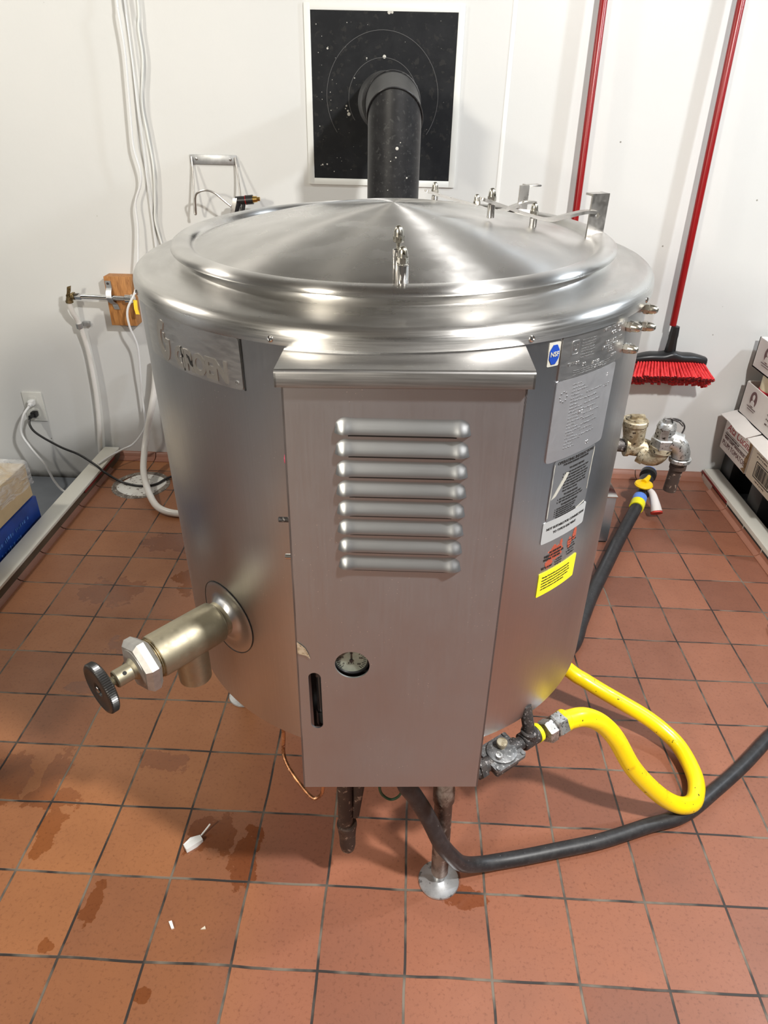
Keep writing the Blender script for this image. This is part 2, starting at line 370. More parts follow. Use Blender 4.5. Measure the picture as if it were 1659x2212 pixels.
def hexnut(bm, a, b, r, cham=.15, n=6, rot=0):
    a, b = Vector(a), Vector(b); h = (b-a).length; F = frame_of(b-a)
    def ring(rr, z): return [bm.verts.new(a+F@Vector((rr*math.cos(2*PI*i/n+rot), rr*math.sin(2*PI*i/n+rot), z))) for i in range(n)]
    c = r*cham; R = [ring(r-c, 0), ring(r, c), ring(r, h-c), ring(r-c, h)]
    for p, q in zip(R, R[1:]):
        for j in range(n): bm.faces.new((p[j], p[(j+1) % n], q[(j+1) % n], q[j]))
    bm.faces.new(R[0][::-1]); bm.faces.new(R[-1])
def acorn(bm, a, d, r, h):
    """acorn nut: hexagon plus bullet dome, from a along d"""
    a = Vector(a); d = Vector(d).normalized()
    hexnut(bm, a, a+d*h*.42, r*1.08)
    pr = [(r*.98, h*.36)]+[(r*.95*math.cos(s*PI/2/7)**.75 if s < 7 else 0, h*.42+h*.6*math.sin(s*PI/2/7)) for s in range(8)]
    lathe(bm, pr, 20, a, d, cap0=True, cap1=False)
def curve_mesh(cu):
    o = bpy.data.objects.new('tmp', cu); col.objects.link(o)
    dg = bpy.context.evaluated_depsgraph_get(); dg.update()
    me = bpy.data.meshes.new_from_object(o.evaluated_get(dg))
    bpy.data.objects.remove(o); 
    bm = bmesh.new(); bm.from_mesh(me); bpy.data.meshes.remove(me); bpy.data.curves.remove(cu); return bm
def text_bm(s, size, ext=.002, align='LEFT', bold=0, xs=1, sp=1, shear=0):
    """size = capital height"""
    cu = bpy.data.curves.new('t', 'FONT'); cu.body = s; cu.size = size/.69; cu.extrude = ext; cu.align_x = align
    cu.offset = bold; cu.space_character = sp; cu.shear = shear; cu.resolution_u = 3
    bm = curve_mesh(cu)
    for v in bm.verts: v.co.x *= xs
    return bm
def shape2d(loops, ext):
    cu = bpy.data.curves.new('s', 'CURVE'); cu.dimensions = '2D'; cu.fill_mode = 'BOTH'; cu.extrude = ext
    for lp in loops:
        sp = cu.splines.new('POLY'); sp.points.add(len(lp)-1)
        for p, q in zip(sp.points, lp): p.co = (q[0], q[1], 0, 1)
        sp.use_cyclic_u = True
    return curve_mesh(cu)
def circ2d(cx, cy, rx, ry, n=48): return [(cx+rx*math.cos(2*PI*i/n), cy+ry*math.sin(2*PI*i/n)) for i in range(n)]
def rrect(x0, y0, x1, y1, r, n=6):
    P = []
    for cx, cy, a0 in ((x1-r, y1-r, 0), (x0+r, y1-r, 90), (x0+r, y0+r, 180), (x1-r, y0+r, 270)):
        for i in range(n+1): a = math.radians(a0+90*i/n); P.append((cx+r*math.cos(a), cy+r*math.sin(a)))
    return P
def xform(bm, fn):
    for v in bm.verts: v.co = fn(v.co)
    return bm
def wrapf(R, az, z0):
    """text plane (x,y,depth) -> wrapped on the kettle cylinder at azimuth az deg, height z0"""
    def f(c):
        a = math.radians(az)+c.x/R; rr = R+c.z
        return Vector((rr*math.sin(a), -rr*math.cos(a), z0+c.y))
    return f
def wrap_sheet(R, a0, a1, z0, z1, th, r=.02, nseg=24):
    """rounded rectangular sheet following the cylinder"""
    bm = bmesh.new(); w = math.radians(a1-a0)*R; rings = []
    xs = [w*i/nseg for i in range(nseg+1)]
    xs = sorted(set([0, r*.3, r, w-r, w-r*.3, w]+xs[1:-1]))
    def inset(x):
        d = min(x, w-x)
        return r-math.sqrt(max(r*r-(r-d)**2, 0)) if d < r else 0
    rows = []
    for x in xs:
        i = inset(x); rows.append([(x, z0+i), (x, z1-i)])
    def P(x, z, off):
        a = math.radians(a0)+x/R; rr = R+off; return Vector((rr*math.sin(a), -rr*math.cos(a), z))
    vt = [[bm.verts.new(P(x, z, th)) for x, z in row] for row in rows]
    vb = [[bm.verts.new(P(x, z, 0)) for x, z in row] for row in rows]
    for i in range(len(xs)-1):
        bm.faces.new((vt[i][0], vt[i+1][0], vt[i+1][1], vt[i][1]))
        bm.faces.new((vb[i][0], vb[i][1], vb[i+1][1], vb[i+1][0]))
        bm.faces.new((vt[i][1], vt[i+1][1], vb[i+1][1], vb[i][1]))
        bm.faces.new((vt[i][0], vb[i][0], vb[i+1][0], vt[i+1][0]))
    bm.faces.new((vt[0][0], vt[0][1], vb[0][1], vb[0][0])); bm.faces.new((vt[-1][0], vb[-1][0], vb[-1][1], vt[-1][1]))
    return bm
def merge(dst, src):
    me = bpy.data.meshes.new('m'); src.to_mesh(me); src.free(); dst.from_mesh(me); bpy.data.meshes.remove(me)
def elbow(bm, c, d0, d1, R, r, n=20, k=8, band=.0, ext=.0):
    """pipe elbow: comes in along d0 (towards c), leaves along d1, optional thick bands at the ends"""
    c = Vector(c); d0 = Vector(d0).normalized(); d1 = Vector(d1).normalized()
    a = c-d0*R; b = c+d1*R; P = [a-d0*ext]
    for i in range(k+1):
        s = i/k; P.append((1-s)**2*a+2*s*(1-s)*c+s*s*b)
    P.append(b+d1*ext)
    if ext == 0: P = P[1:-1]
    tube(bm, P, r, n, smooth=False)
    if band:
        cyl(bm, a-d0*ext, a-d0*ext+d0*band, r*1.18, n=n); cyl(bm, b+d1*(ext-band), b+d1*ext, r*1.18, n=n)

# ------------------------------------------------------------------ setting
bm = BM()
vs = [bm.verts.new(p) for p in ((-8.1, -14, 0), (7.9, -14, 0), (7.9, 12.8, 0), (-8.1, 12.8, 0))]; bm.faces.new(vs)
vs = [bm.verts.new(p) for p in ((-8.1, -14, -.3), (7.9, -14, -.3), (7.9, 12.8, -.3), (-8.1, 12.8, -.3))]; bm.faces.new(vs[::-1])
obj('floor', bm, M['floor'], kind='structure', weld=False)
bm = BM(); box(bm, (-14, -.6, -.9), (12.2, 26.8, .3)); obj('floor_left', bm, M['concrete'], kind='structure')
bm = BM(); box(bm, (14.05, -.6, -.25), (12.3, 26.8, .3)); obj('floor_right', bm, M['concrete'], kind='structure')
bm = BM(); box(bm, (0, 12.95, 7.2), (40.6, .3, 17)); obj('wall_back', bm, M['wall'], kind='structure')
bm = BM(); box(bm, (-20.15, -.6, 7.2), (.3, 27.4, 17)); obj('wall_left', bm, M['roomwall'], kind='structure')
bm = BM(); box(bm, (20.15, -.6, 7.2), (.3, 27.4, 17)); obj('wall_right', bm, M['roomwall'], kind='structure')
bm = BM(); box(bm, (0, -14.15, 7.2), (40.6, .3, 17)); obj('wall_front', bm, M['roomwall'], kind='structure')
bm = BM(); box(bm, (0, -.6, 15.65), (40.6, 27.4, .3)); obj('ceiling', bm, M['ceil'], kind='structure')
# cove tile along the back wall and along the curbs
def cove_prof(h): return [(0, .02), (.10, .025), (.18, .06), (.22, .14), (.24, h)]
bm = BM()
for i in range(-8, 8):
    g = .012; pr = [(0, 0)]+cove_prof(.16)+[(.30, .16), (.30, 0)]
    A = [bm.verts.new((i+g, 12.5+y, z)) for y, z in pr]; B = [bm.verts.new((i+1-g, 12.5+y, z)) for y, z in pr]
    for j in range(len(pr)):
        k = (j+1) % len(pr); bm.faces.new((A[j], B[j], B[k], A[k]))
    bm.faces.new(A[::-1]); bm.faces.new(B)
obj('baseboard_back', bm, M['quarry'], kind='structure')
for side, nm in ((-1, 'baseboard_left'), (1, 'baseboard_right')):
    bm = BM(); xw = -7.98 if side < 0 else 7.74
    for i in range(-14, 12):
        g = .015; pr = [(0, 0), (0, .02), (.05, .025), (.11, .07), (.13, .15), (.13, .2), (.2, .2), (.2, 0)]
        sx = xw+.1*(-side)
        A = [bm.verts.new((sx+side*y, i+g, z)) for y, z in pr]; B = [bm.verts.new((sx+side*y, i+1-g, z)) for y, z in pr]
        for j in range(len(pr)):
            k = (j+1) % len(pr); bm.faces.new((A[j], B[j], B[k], A[k]))
        bm.faces.new(A[::-1]); bm.faces.new(B)
    obj(nm, bm, M['quarry'], kind='structure')
# low white curbs
bm = BM(); box(bm, (-8.17, -.65, .275), (.42, 26.7, .07), bev=.015); obj('trim_1', bm, M['curb'], kind='structure')
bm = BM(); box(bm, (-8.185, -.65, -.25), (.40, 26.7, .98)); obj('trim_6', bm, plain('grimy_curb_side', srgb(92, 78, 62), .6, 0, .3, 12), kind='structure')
bm = BM(); box(bm, (7.97, -.65, .06), (.40, 26.7, .5), bev=.02); obj('trim_2', bm, M['curb'], kind='structure')
bm = BM(); box(bm, (7.765, 11.9, .215), (.012, 1.7, .06)); obj('trim_3', bm, M['redpaint'], kind='structure')
bm = BM(); box(bm, (-7.955, 11.3, .215), (.012, 1.9, .05)); obj('trim_4', bm, M['redpaint'], kind='structure')
# wall panel joint strip
bm = BM(); box(bm, (1.62, 12.797, 7.8), (.09, .016, 15.2), bev=.004); obj('trim_5', bm, M['caulk'], kind='structure')

# ------------------------------------------------------------------ the kettle
kt = empty('steam_kettle', K_O, 'large round stainless steel steam kettle with domed lid, louvred front cover and draw-off valve', 'kettle')
kt.rotation_euler = K_R.to_euler()
RB = 2.565
bm = BM()
lathe(bm, [(0, .25), (1.6, .22), (2.3, .12), (2.50, .02), (RB-.03, 0), (RB, .0), (RB, .05), (RB, 1.0), (RB, 2.2), (RB, 3.4), (RB, 4.5), (2.45, 4.55)], 160)
obj('body', bm, M['body'], kt)
bm = BM()
lathe(bm, [(2.56, 4.47), (2.588, 4.47), (2.59, 4.485), (2.59, 4.54), (2.584, 4.57), (2.566, 4.602), (2.54, 4.622), (2.50, 4.635), (2.40, 4.647), (2.25, 4.664), (2.18, 4.678), (2.145, 4.695),
           (2.125, 4.72), (2.12, 4.745), (2.135, 4.765), (2.135, 4.78), (2.0, 4.78)], 160, cap0=False, cap1=False)
obj('top_ledge', bm, M['ledge'], kt)
bm = BM()
pr = [(2.0, 4.765), (2.185, 4.762), (2.205, 4.768), (2.21, 4.785), (2.20, 4.806), (2.175, 4.822), (2.14, 4.832), (2.10, 4.836), (2.06, 4.832), (2.03, 4.822), (2.012, 4.80), (2.0, 4.782), (1.985, 4.778)]
for i in range(0, 25):
    r = 1.965*(1-i/24); q = r/1.965
    z = 4.785+.325*(1-(.25*q+.75*q**2)) - (.0 if i else .004)
    pr.append((max(r, 0), z))
lathe(bm, pr, 192, cap0=False)
lid = obj('lid', bm, M['lid'], kt, sharp=60)
# rivets of the ledge
for k_, a in enumerate((-19.1, 25.6, 62, -62)):
    ar = math.radians(a); d = Vector((math.sin(ar), -math.cos(ar), 0)); p = d*2.588+Vector((0, 0, 4.51))
    bm = BM(); lathe(bm, [(.026, 0), (.024, .010), (.016, .014), (.010, .006), (0, .005)], 20, p, d); obj('rivet', bm, M['bright'], kt)

def dz(r): q = r/1.965; return 4.785+.325*(1-(.25*q+.75*q*q))
# handle studs at the front of the lid
for (x, y, hh, gap) in ((.09, -1.67, .15, .055), (.13, -1.955, .16, .01)):
    z0 = dz(math.hypot(x, y))-.01 if y > -1.9 else 4.79
    bm = BM()
    if gap > .03:
        lathe(bm, [(.045, 0), (.047, .005), (.047, hh), (.038, hh), (.036, hh-.05), (0, hh-.05)], 24, (x, y, z0), cap1=False)
    else: cyl(bm, (x, y, z0), (x, y, z0+hh), .047, n=24, bev=.004)
    st = obj('handle_stud', bm, M['bright'], lid)
    bm = BM(); cyl(bm, (x, y, z0+hh-.05), (x, y, z0+hh+gap+.01), .017, n=14)
    acorn(bm, (x, y, z0+hh+gap), (0, 0, 1), .042, .125)
    obj('acorn_nut', bm, M['acorn'], lid)
# hinge posts and arms
hs = Vector((.94, .34, 0)); hn = Vector((-.34, .94, 0))
def arm(name, pts, nuts, w=.085):
    bm = BM(); P = [Vector(p) for p in pts]
    # round the bends
    Q = [P[0]]
    for i in range(1, len(P)-1):
        a = P[i]+(P[i-1]-P[i]).normalized()*.09; b = P[i]+(P[i+1]-P[i]).normalized()*.09
        for s in (0, .25, .5, .75, 1): Q.append((1-s)**2*a+2*s*(1-s)*P[i]+s*s*b)
    Q.append(P[-1])
    ribbon(bm, Q, w, .03, hn)
    lathe(bm, [(w/2, -.011), (w/2, .011)], 20, P[0], (P[1]-P[0]).cross(hn)*-1)
    a_ = obj(name, bm, M['hinge'], lid)
    for nx in nuts:
        p = Vector(nx[0]); bm = BM()
        cyl(bm, (p.x, p.y, nx[1]), p-Vector((0, 0, .012)), .036, n=20, bev=.003)
        obj('standoff', bm, M['bright'], lid)
        bm = BM(); acorn(bm, p+Vector((0, 0, .010)), (0, 0, 1), .038, .115); obj('acorn_nut', bm, M['acorn'], lid)
arm('hinge_arm', [(.86, -.357, 5.195), (.94, -.329, 5.167), (1.377, -.171, 5.02), (1.53, -.115, 4.975), (1.93, .030, 5.045), (2.02, .062, 5.03)],
    [((.94, -.329, 5.165), 5.03), ((1.377, -.171, 5.02), 4.90)])
arm('hinge_arm', [(.36, 1.145, 5.06), (.44, 1.172, 5.03), (.94, 1.353, 4.885), (1.20, 1.449, 4.80), (1.56, 1.58, 4.905), (1.66, 1.615, 4.89)],
    [((.44, 1.172, 5.03), 4.93), ((.94, 1.353, 4.885), 4.80)])
for (p0, zb_, zt, w, tab) in (((2.045, .07), 4.76, 5.20, .19, 0), ((1.50, 1.556), 4.74, 5.085, .12, 1)):
    c = Vector((p0[0], p0[1], 0)); bm = BM()
    R3 = Matrix((hs, hn, (0, 0, 1))).transposed()
    sq = [(-.03, (zb_+zt)/2+.02), (0, (zb_+zt)/2+.055), (.03, (zb_+zt)/2+.02), (0, (zb_+zt)/2-.015)] if not tab else circ2d(0, (zb_+zt)/2-.02, .02, .02, 16)
    s = shape2d([[(-w/2, zb_), (w/2, zb_), (w/2, zt), (-w/2, zt)], sq], .012)
    xform(s, lambda q: c+hs*(q.x+(q.y-zb_)*.02)+hn*q.z+Vector((0, 0, q.y)))
    merge(bm, s)
    # turned-back side flange and top tab
    box(bm, c+hs*(w/2-.008)+hn*.06+Vector((0, 0, (zb_+zt)/2)), (.02, .13, zt-zb_), R3)
    if tab: box(bm, c+hs*(w/2+.085)+hn*.05+Vector((0, 0, zt-.012)), (.18, .10, .022), R3, bev=.008)
    else: box(bm, c+hs*(-.0)+hn*.05+Vector((0, 0, zt-.010)), (w, .11, .02), R3)
    obj('hinge_post', bm, M['hinge'], kt)

# ---- front cover: bent sheet with louvres, gauge window and sight-glass slot
TLx, TLz, TRx, TRz, BLx, BLz, BRx, BRz = -.71, 4.34, 1.04, 4.36, -.78, -.04, 1.0, .07
def py(z): return -2.88-.12*(4.3-z)/4.34
slot = []
for i in range(17): a = PI*i/16; slot.append((-.598+.058*math.cos(a), 1.50+.06*math.sin(a)))
for i in range(17): a = PI+PI*i/16; slot.append((-.600+.058*math.cos(a), .90+.06*math.sin(a)))
s = shape2d([[(BLx, BLz), (BRx, BRz), (TRx, TRz), (TLx, TLz)], circ2d(-.248, 1.67, .158, .158, 56), slot], .008)
xform(s, lambda q: Vector((q.x, py(q.y)+.008-q.z, q.y)))
bm = BM(); merge(bm, s)
for (x0, z0, x1, z1) in ((TLx, TLz, BLx, BLz), (TRx, TRz, BRx, BRz)):
    sgn = 1 if x0 < 0 else -1
    q = [Vector((x0, py(z0), z0)), Vector((x1, py(z1), z1)), Vector((x1+.0, -2.28, z1)), Vector((x0, -2.28, z0))]
    if z1 < 1: q[2].z = z1
    a = [bm.verts.new(p) for p in q]; b = [bm.verts.new(p+Vector((sgn*.016, 0, 0))) for p in q]
    bm.faces.new(a); bm.faces.new(b[::-1])
    for j in range(4): bm.faces.new((a[j], b[j], b[(j+1) % 4], a[(j+1) % 4]))
cover = obj('front_cover', bm, M['panel'], kt, sharp=30)
# cap of the cover
bm = BM()
pr = [(-2.30, 4.45), (-2.90, 4.46), (-2.925, 4.455), (-2.935, 4.44), (-2.935, 4.335), (-2.915, 4.335), (-2.915, 4.43), (-2.30, 4.43)]
A = [bm.verts.new((-.745, y, z-.01)) for y, z in pr]; B = [bm.verts.new((1.075, y, z+.012)) for y, z in pr]
for j in range(len(pr)): bm.faces.new((A[j], B[j], B[(j+1) % len(pr)], A[(j+1) % len(pr)]))
for ex, ss in ((-.745, -.01), (1.075, .012)):
    q = [(-2.34, 4.45), (-2.90, 4.46), (-2.925, 4.455), (-2.935, 4.44), (-2.935, 4.335), (-2.34, 4.335)]
    a = [bm.verts.new((ex, y, z+ss)) for y, z in q]; b = [bm.verts.new((ex-(.015 if ex > 0 else -.015), y, z+ss)) for y, z in q]
    bm.faces.new(a); bm.faces.new(b[::-1])
    for j in range(6): bm.faces.new((a[j], b[j], b[(j+1) % 6], a[(j+1) % 6]))
obj('cover_cap', bm, M['cap'], kt, sharp=50)
# louvres: pressed scoops, open underneath
def louvre(zb_, x0=-.34, x1=.665):
    bm = BM(); n = 60; H = .118; D = .042; e = .10
    rows = 10; grid = []
    for i in range(n+1):
        # denser at the ends
        u = i/n; x = x0+(x1-x0)*(.5-.5*math.cos(PI*u)) if False else x0+(x1-x0)*u
        d = min(x-x0, x1-x); f = 1.0 if d >= e else math.sqrt(max(1-((e-d)/e)**2, 0))
        # knuckle: rounded bulge at each end then slight waist
        bul = math.exp(-((d-.065)/.045)**2)*.35
        colv = []
        for j in range(rows+1):
            v_ = j/rows; z = zb_+(H*(.72+.28*f)+.02*bul)*(1-v_)*(f if f < .999 else 1)**.35
            prof = math.sin(v_*PI/2)**1.6
            off = D*f*(.80+bul)*prof
            colv.append(bm.verts.new((x, py(z)-off-.001, z)))
        # returned lip at the bottom edge, so the scoop has thickness
        yb = colv[-1].co.y
        colv.append(bm.verts.new((x, min(yb+.012, py(zb_)+.006), zb_+.001)))
        colv.append(bm.verts.new((x, min(yb+.012, py(zb_)+.006), zb_+.03)))
        grid.append(colv)
    for a, b in zip(grid, grid[1:]):
        for j in range(len(a)-1): bm.faces.new((a[j], b[j], b[j+1], a[j+1]))
    return bm
for i in range(8):
    z = 3.962-i*.1725
    obj('louvre', louvre(z), M['louvre'], cover, sharp=70)
    bm = BM(); box(bm, (.162, py(z)-.0025, z-.012), (.80, .006, .030)); obj('louvre_slot', bm, M['dark'], cover)
# scuff on the cover
s = shape2d([[(-.735, 1.93), (-.70, 1.90), (-.665, 1.86), (-.64, 1.80), (-.625, 1.74), (-.66, 1.775), (-.70, 1.785), (-.735, 1.80)]], .001)
obj('scuff_mark', xform(s, lambda q: Vector((q.x, py(q.y)-.010-q.z, q.y))), M['burn'], cover)
# pressure gauge behind its window
g = BM(); gc = Vector((-.262, -2.885, 1.675)); gd = Vector((0, -1, .0))
lathe(g, [(.155, -.12), (.165, 0), (.165, .02), (.150, .022), (.145, .005)], 48, gc, gd, cap1=False)
ga = obj('pressure_gauge', g, M['blackplastic'], kt)
g = BM(); lathe(g, [(.146, 0), (0, 0)], 48, gc+gd*.006, gd, cap0=False); obj('dial', g, M['gauge_face'], ga)
def gpos(q): return gc+gd*.010+Vector((q.x, 0, q.y))
g = BM()
for i in range(28):
    a = math.radians(225-270*i/27); l = .022 if i % 3 else .035
    s = shape2d([[(math.cos(a)*.135-math.sin(a)*.0025, math.sin(a)*.135+math.cos(a)*.0025), (math.cos(a)*.135+math.sin(a)*.0025, math.sin(a)*.135-math.cos(a)*.0025),
                  (math.cos(a)*(.135-l)+math.sin(a)*.0025, math.sin(a)*(.135-l)-math.cos(a)*.0025), (math.cos(a)*(.135-l)-math.sin(a)*.0025, math.sin(a)*(.135-l)+math.cos(a)*.0025)]], .0008)
    merge(g, xform(s, lambda q: gpos(q)+gd*q.z))
for txt, x, y in (('30', 0, .075), ('50', .085, .02), ('60', .07, -.055), ('10', -.085, .02), ('0', -.07, -.055), ('P.S.I.', 0, -.05)):
    s = text_bm(txt, .022, .0006, 'CENTER'); merge(g, xform(s, lambda q: gpos(Vector((q.x+x, q.y+y, 0)))+gd*q.z))
obj('dial_marks', g, M['ink_bk'], ga)
g = BM(); s = shape2d([[(-.006, -.03), (.006, -.03), (.002, .11), (-.002, .11)]], .002); merge(g, xform(s, lambda q: gpos(q)+gd*(.006+q.z)))
cyl(g, gc+gd*.01, gc+gd*.022, .016, n=20); obj('needle', g, M['blackplastic'], ga)
# sight glass behind the slot
g = BM(); cyl(g, (-.575, -2.83, .75), (-.575, -2.83, 1.62), .034, n=20)
cyl(g, (-.575, -2.83, 1.42), (-.575, -2.83, 1.62), .05, n=6); cyl(g, (-.575, -2.83, .75), (-.575, -2.83, .93), .05, n=6)
obj('sight_glass', g, plain('dark_sight_glass', (.03, .03, .03, 1), .15), kt)
g = BM(); box(g, (.13, -2.74, 1.3), (1.6, .02, 1.4)); obj('interior_shade', g, M['dark'], kt)  # black sheet put in for the shade inside the cover
# little studs and pins beside the cover on the left
for (z, ln, r, mt) in ((3.165, .09, .022, 'blackiron'), (2.80, .055, .024, 'bright')):
    g = BM(); x0 = TLx+(BLx-TLx)*(TLz-z)/4.38; cyl(g, (x0+.02, -2.86, z), (x0-ln, -2.86, z), r, n=14, bev=.004); obj('side_pin', g, M[mt], kt)
g = BM(); lathe(g, [(.045, 0), (.04, .015), (.0, .024)], 20, (TLx-.008, -2.82, 3.70), (-1, 0, 0))
obj('pilot_lamp', g, plain('pink_lamp_lens', srgb(226, 70, 110), .3), kt)

# ---- maker's tag on the left
tg = obj('maker_tag', wrap_sheet(RB, -57, -25.9, 4.035, 4.47, .012, .03, 40), M['tag'], kt)
g = xform(text_bm('GROEN', .168, .004, 'LEFT', .010, .88, .90), wrapf(RB+.014, -44.4, 4.075)); obj('maker_lettering', g, M['emboss_light'], tg)
# tall rounded G emblem: ring open at upper right with a bar
outer = []; 
for i in range(25): a = math.radians(62+ (360-62-2)*i/24); outer.append((.115*math.cos(a), .18*math.sin(a)))
inner = []
for i in range(21): a = math.radians(352-(352-66)*i/20); inner.append((.045*math.cos(a), .098*math.sin(a)))
lp = outer+[(.115, .030), (.030, .030), (.030, .070), (.002, .070), (.002, -.016), (.044, -.016)]+inner
s = shape2d([lp], .004); obj('maker_emblem', xform(s, wrapf(RB+.014, -48.6, 4.235)), M['emboss_light'], tg)
g = xform(text_bm('®', .035, .003), wrapf(RB+.014, -27.6, 4.075)); obj('registered_mark', g, M['emboss'], tg)
s = shape2d([[(-.01, .10), (.0, .11), (.008, .03), (.0, -.03), (.014, -.10), (-.004, -.03)], [(.07, .06), (.11, .05), (.13, 0), (.155, .03), (.14, -.035), (.11, -.02), (.09, .03)]], .003)
obj('peeled_spot', xform(s, wrapf(RB+.016, -41.7, 4.15)), M['dark'], tg)
g = xform(shape2d([[(-.006, -.215), (.006, -.215), (.006, .22), (-.006, .22)]], .002), wrapf(RB+.004, -25.65, 4.25)); obj('tag_gap', g, M['dark'], tg)

# ---- rating plates and stickers on the right
p1 = obj('code_plate', wrap_sheet(RB, 32.8, 52.5, 4.105, 4.47, .012, .012), M['tag'], kt)
g = BM()
for (txt, az, z, h) in (("NAT'L BD.   25327", 43.6, 4.425, .024), ('CO. - 2', 46.6, 4.375, .028), ('P.S.I. AT   300', 45.0, 4.305, .027),
                        ('METAL TEMP.', 44.2, 4.265, .027), ('P.S.I.', 46.4, 4.225, .027), ('TAH-20', 34.7, 4.215, .024), ('90', 38.8, 4.185, .024), ('/90-22', 41.6, 4.175, .022), ('25327', 42.6, 4.13, .027), ('300F', 47.8, 4.17, .024)):
    merge(g, xform(text_bm(txt, h, .003, sp=1.05, xs=1.15, bold=.001), wrapf(RB+.013, az, z)))
def scribble(w, h, seed, ext=.0015):
    """a line of illegible tiny print: unequal small strokes"""
    rr = random.Random(seed); b_ = BM(); x = 0
    while x < w:
        k_ = rr.uniform(.25, .6)*h; box(b_, (x+k_/2, rr.uniform(.3, .6)*h, 0), (k_, h*rr.uniform(.35, .8), ext*2)); x += k_+h*rr.choice((.2, .3, .8))
    return b_
for i in range(7): merge(g, xform(scribble(.17, .012, i), wrapf(RB+.013, 37.8, 4.40-.024*i)))
for i in range(3): merge(g, xform(scribble(.5, .010, 20+i), wrapf(RB+.013, 36.5, 4.155-.018*i)))
u = shape2d([rrect(-.045, -.06, .045, .06, .02), rrect(-.035, -.05, .035, .05, .015)], .002); merge(g, xform(u, wrapf(RB+.013, 36.1, 4.36)))
merge(g, xform(text_bm('U', .05, .002, 'CENTER'), wrapf(RB+.013, 36.1, 4.335)))
obj('embossed_text', g, M['emboss'], p1)
p2 = obj('rating_plate', wrap_sheet(RB, 32.8, 50.6, 3.345, 4.098, .012, .03), M['plate2'], kt)
g = BM()
random.seed(3)
for i in range(20): merge(g, xform(scribble(.10+.05*(i % 3), .015, 40+i), wrapf(RB+.013, 37.0, 4.03-.031*i)))
for i in range(9): merge(g, xform(scribble(.22-.05*(i % 2), .018, 80+i), wrapf(RB+.013, 41.3, 3.92-.05*i)))
for (tx, az, z) in (('-2', 47.3, 4.0), ('-H-7', 47.2, 3.90), ('18 2', 39.6, 3.74), ('2', 43.6, 3.74), ('90', 44.0, 3.40)): merge(g, xform(text_bm(tx, .03, .003), wrapf(RB+.013, az, z)))
for i in range(8):
    a = PI/4*i; b_ = BM(); box(b_, (0, 0, 0), (.012, .014, .004)); merge(g, xform(b_, lambda q: wrapf(RB+.013, 34.9, 3.95)(q+Vector((.04*math.cos(a), .045*math.sin(a), 0)))))
obj('embossed_text', g, M['emboss'], p2)
p3 = obj('instruction_sticker', wrap_sheet(RB, 35.4, 48.6, 2.685, 3.355, .006, .05), M['st_silver'], kt)
g = BM()
merge(g, xform(text_bm('OPERATING INSTRUCTIONS', .028, .001, 'CENTER', .001), wrapf(RB+.008, 42.2, 3.29)))
merge(g, xform(text_bm('FOR MAIN BURNER OPERATION', .017, .001, 'CENTER', .001), wrapf(RB+.008, 42.2, 3.262)))
merge(g, xform(text_bm('TO START KETTLE', .018, .001, 'CENTER', .001), wrapf(RB+.008, 42.6, 3.205)))
rows = ['1.  SET THE ON-OFF SWITCH TO "ON"', '2.  SET THE THERMOSTAT TO "OFF"', '3.  OPEN THE MAIN SUPPLY GAS COCK', '4.  SET THE ON-OFF SWITCH TO "ON"', '5.  SET THE THERMOSTAT TO "TEMP"', '     DO NOT ATTEMPT TO LIGHT THE', '     PILOT WITH A FLAME']
for i, tx in enumerate(rows): merge(g, xform(text_bm(tx, .015, .001, 'LEFT', .0006), wrapf(RB+.008, 38.4, 3.165-.031*i)))
merge(g, xform(text_bm('TO STOP KETTLE', .018, .001, 'CENTER', .001), wrapf(RB+.008, 42.0, 2.935)))
for i, tx in enumerate(['1.  SET THE THERMOSTAT TO "OFF"', '2.  SET THE ON-OFF SWITCH TO "OFF"']): merge(g, xform(text_bm(tx, .015, .001, 'LEFT', .0006), wrapf(RB+.008, 37.9, 2.90-.03*i)))
merge(g, xform(text_bm('TO RELIGHT KETTLE', .018, .001, 'CENTER', .001), wrapf(RB+.008, 42.0, 2.83)))
for i, tx in enumerate(['1.  CLOSE MAIN SUPPLY GAS COCK', '2.  SET ON-OFF SWITCH TO "OFF"', '3.  SET THERMOSTAT TO "OFF"', '4.  WAIT 5 MINUTES THEN PROCEED', '     TO STARTING KETTLE PROCEDURE']): merge(g, xform(text_bm(tx, .013, .001, 'LEFT', .0006), wrapf(RB+.008, 37.6, 2.80-.024*i)))
obj('sticker_text', g, M['ink_bk'], p3)
g = BM()
rng = random.Random(5)
def edge_strip(a0, z0, a1, z1, w, n=10):
    pts = []; pts2 = []
    for i in range(n+1):
        s_ = i/n; a = (a0+(a1-a0)*s_)*PI/180*RB; z = z0+(z1-z0)*s_
        pts.append((a+rng.uniform(.2, 1)*w*.5, z)); pts2.append((a-rng.uniform(.2, 1)*w*.5, z+w*.4))
    return shape2d([pts+pts2[::-1]], .003)
for args in ((35.7, 2.74, 35.7, 3.30, .012), (48.2, 2.86, 48.5, 3.30, .016), (45.0, 2.70, 48.2, 2.73, .018)):
    obj('peeling_edge', xform(edge_strip(*args), wrapf(RB+.006, 0, 0)), M['st_white'], p3)
s = shape2d([[(0, 0), (.05, .02), (.16, .17), (.19, .23), (.15, .24), (.11, .17)], ], .003)
obj('peeling_edge', xform(s, wrapf(RB+.008, 36.0, 2.94)), M['st_white'], p3)
g.free()
p4 = obj('vent_notice_sticker', wrap_sheet(RB, 34.9, 49.3, 2.455, 2.70, .007, .02), M['st_label'], kt)
g = BM()
merge(g, xform(text_bm('NOT SUITABLE FOR CONNECTION', .0245, .001, 'CENTER', .0012), wrapf(RB+.009, 42.3, 2.60)))
merge(g, xform(text_bm('TO TYPE B GAS VENT', .0245, .001, 'CENTER', .0012), wrapf(RB+.009, 42.0, 2.54)))
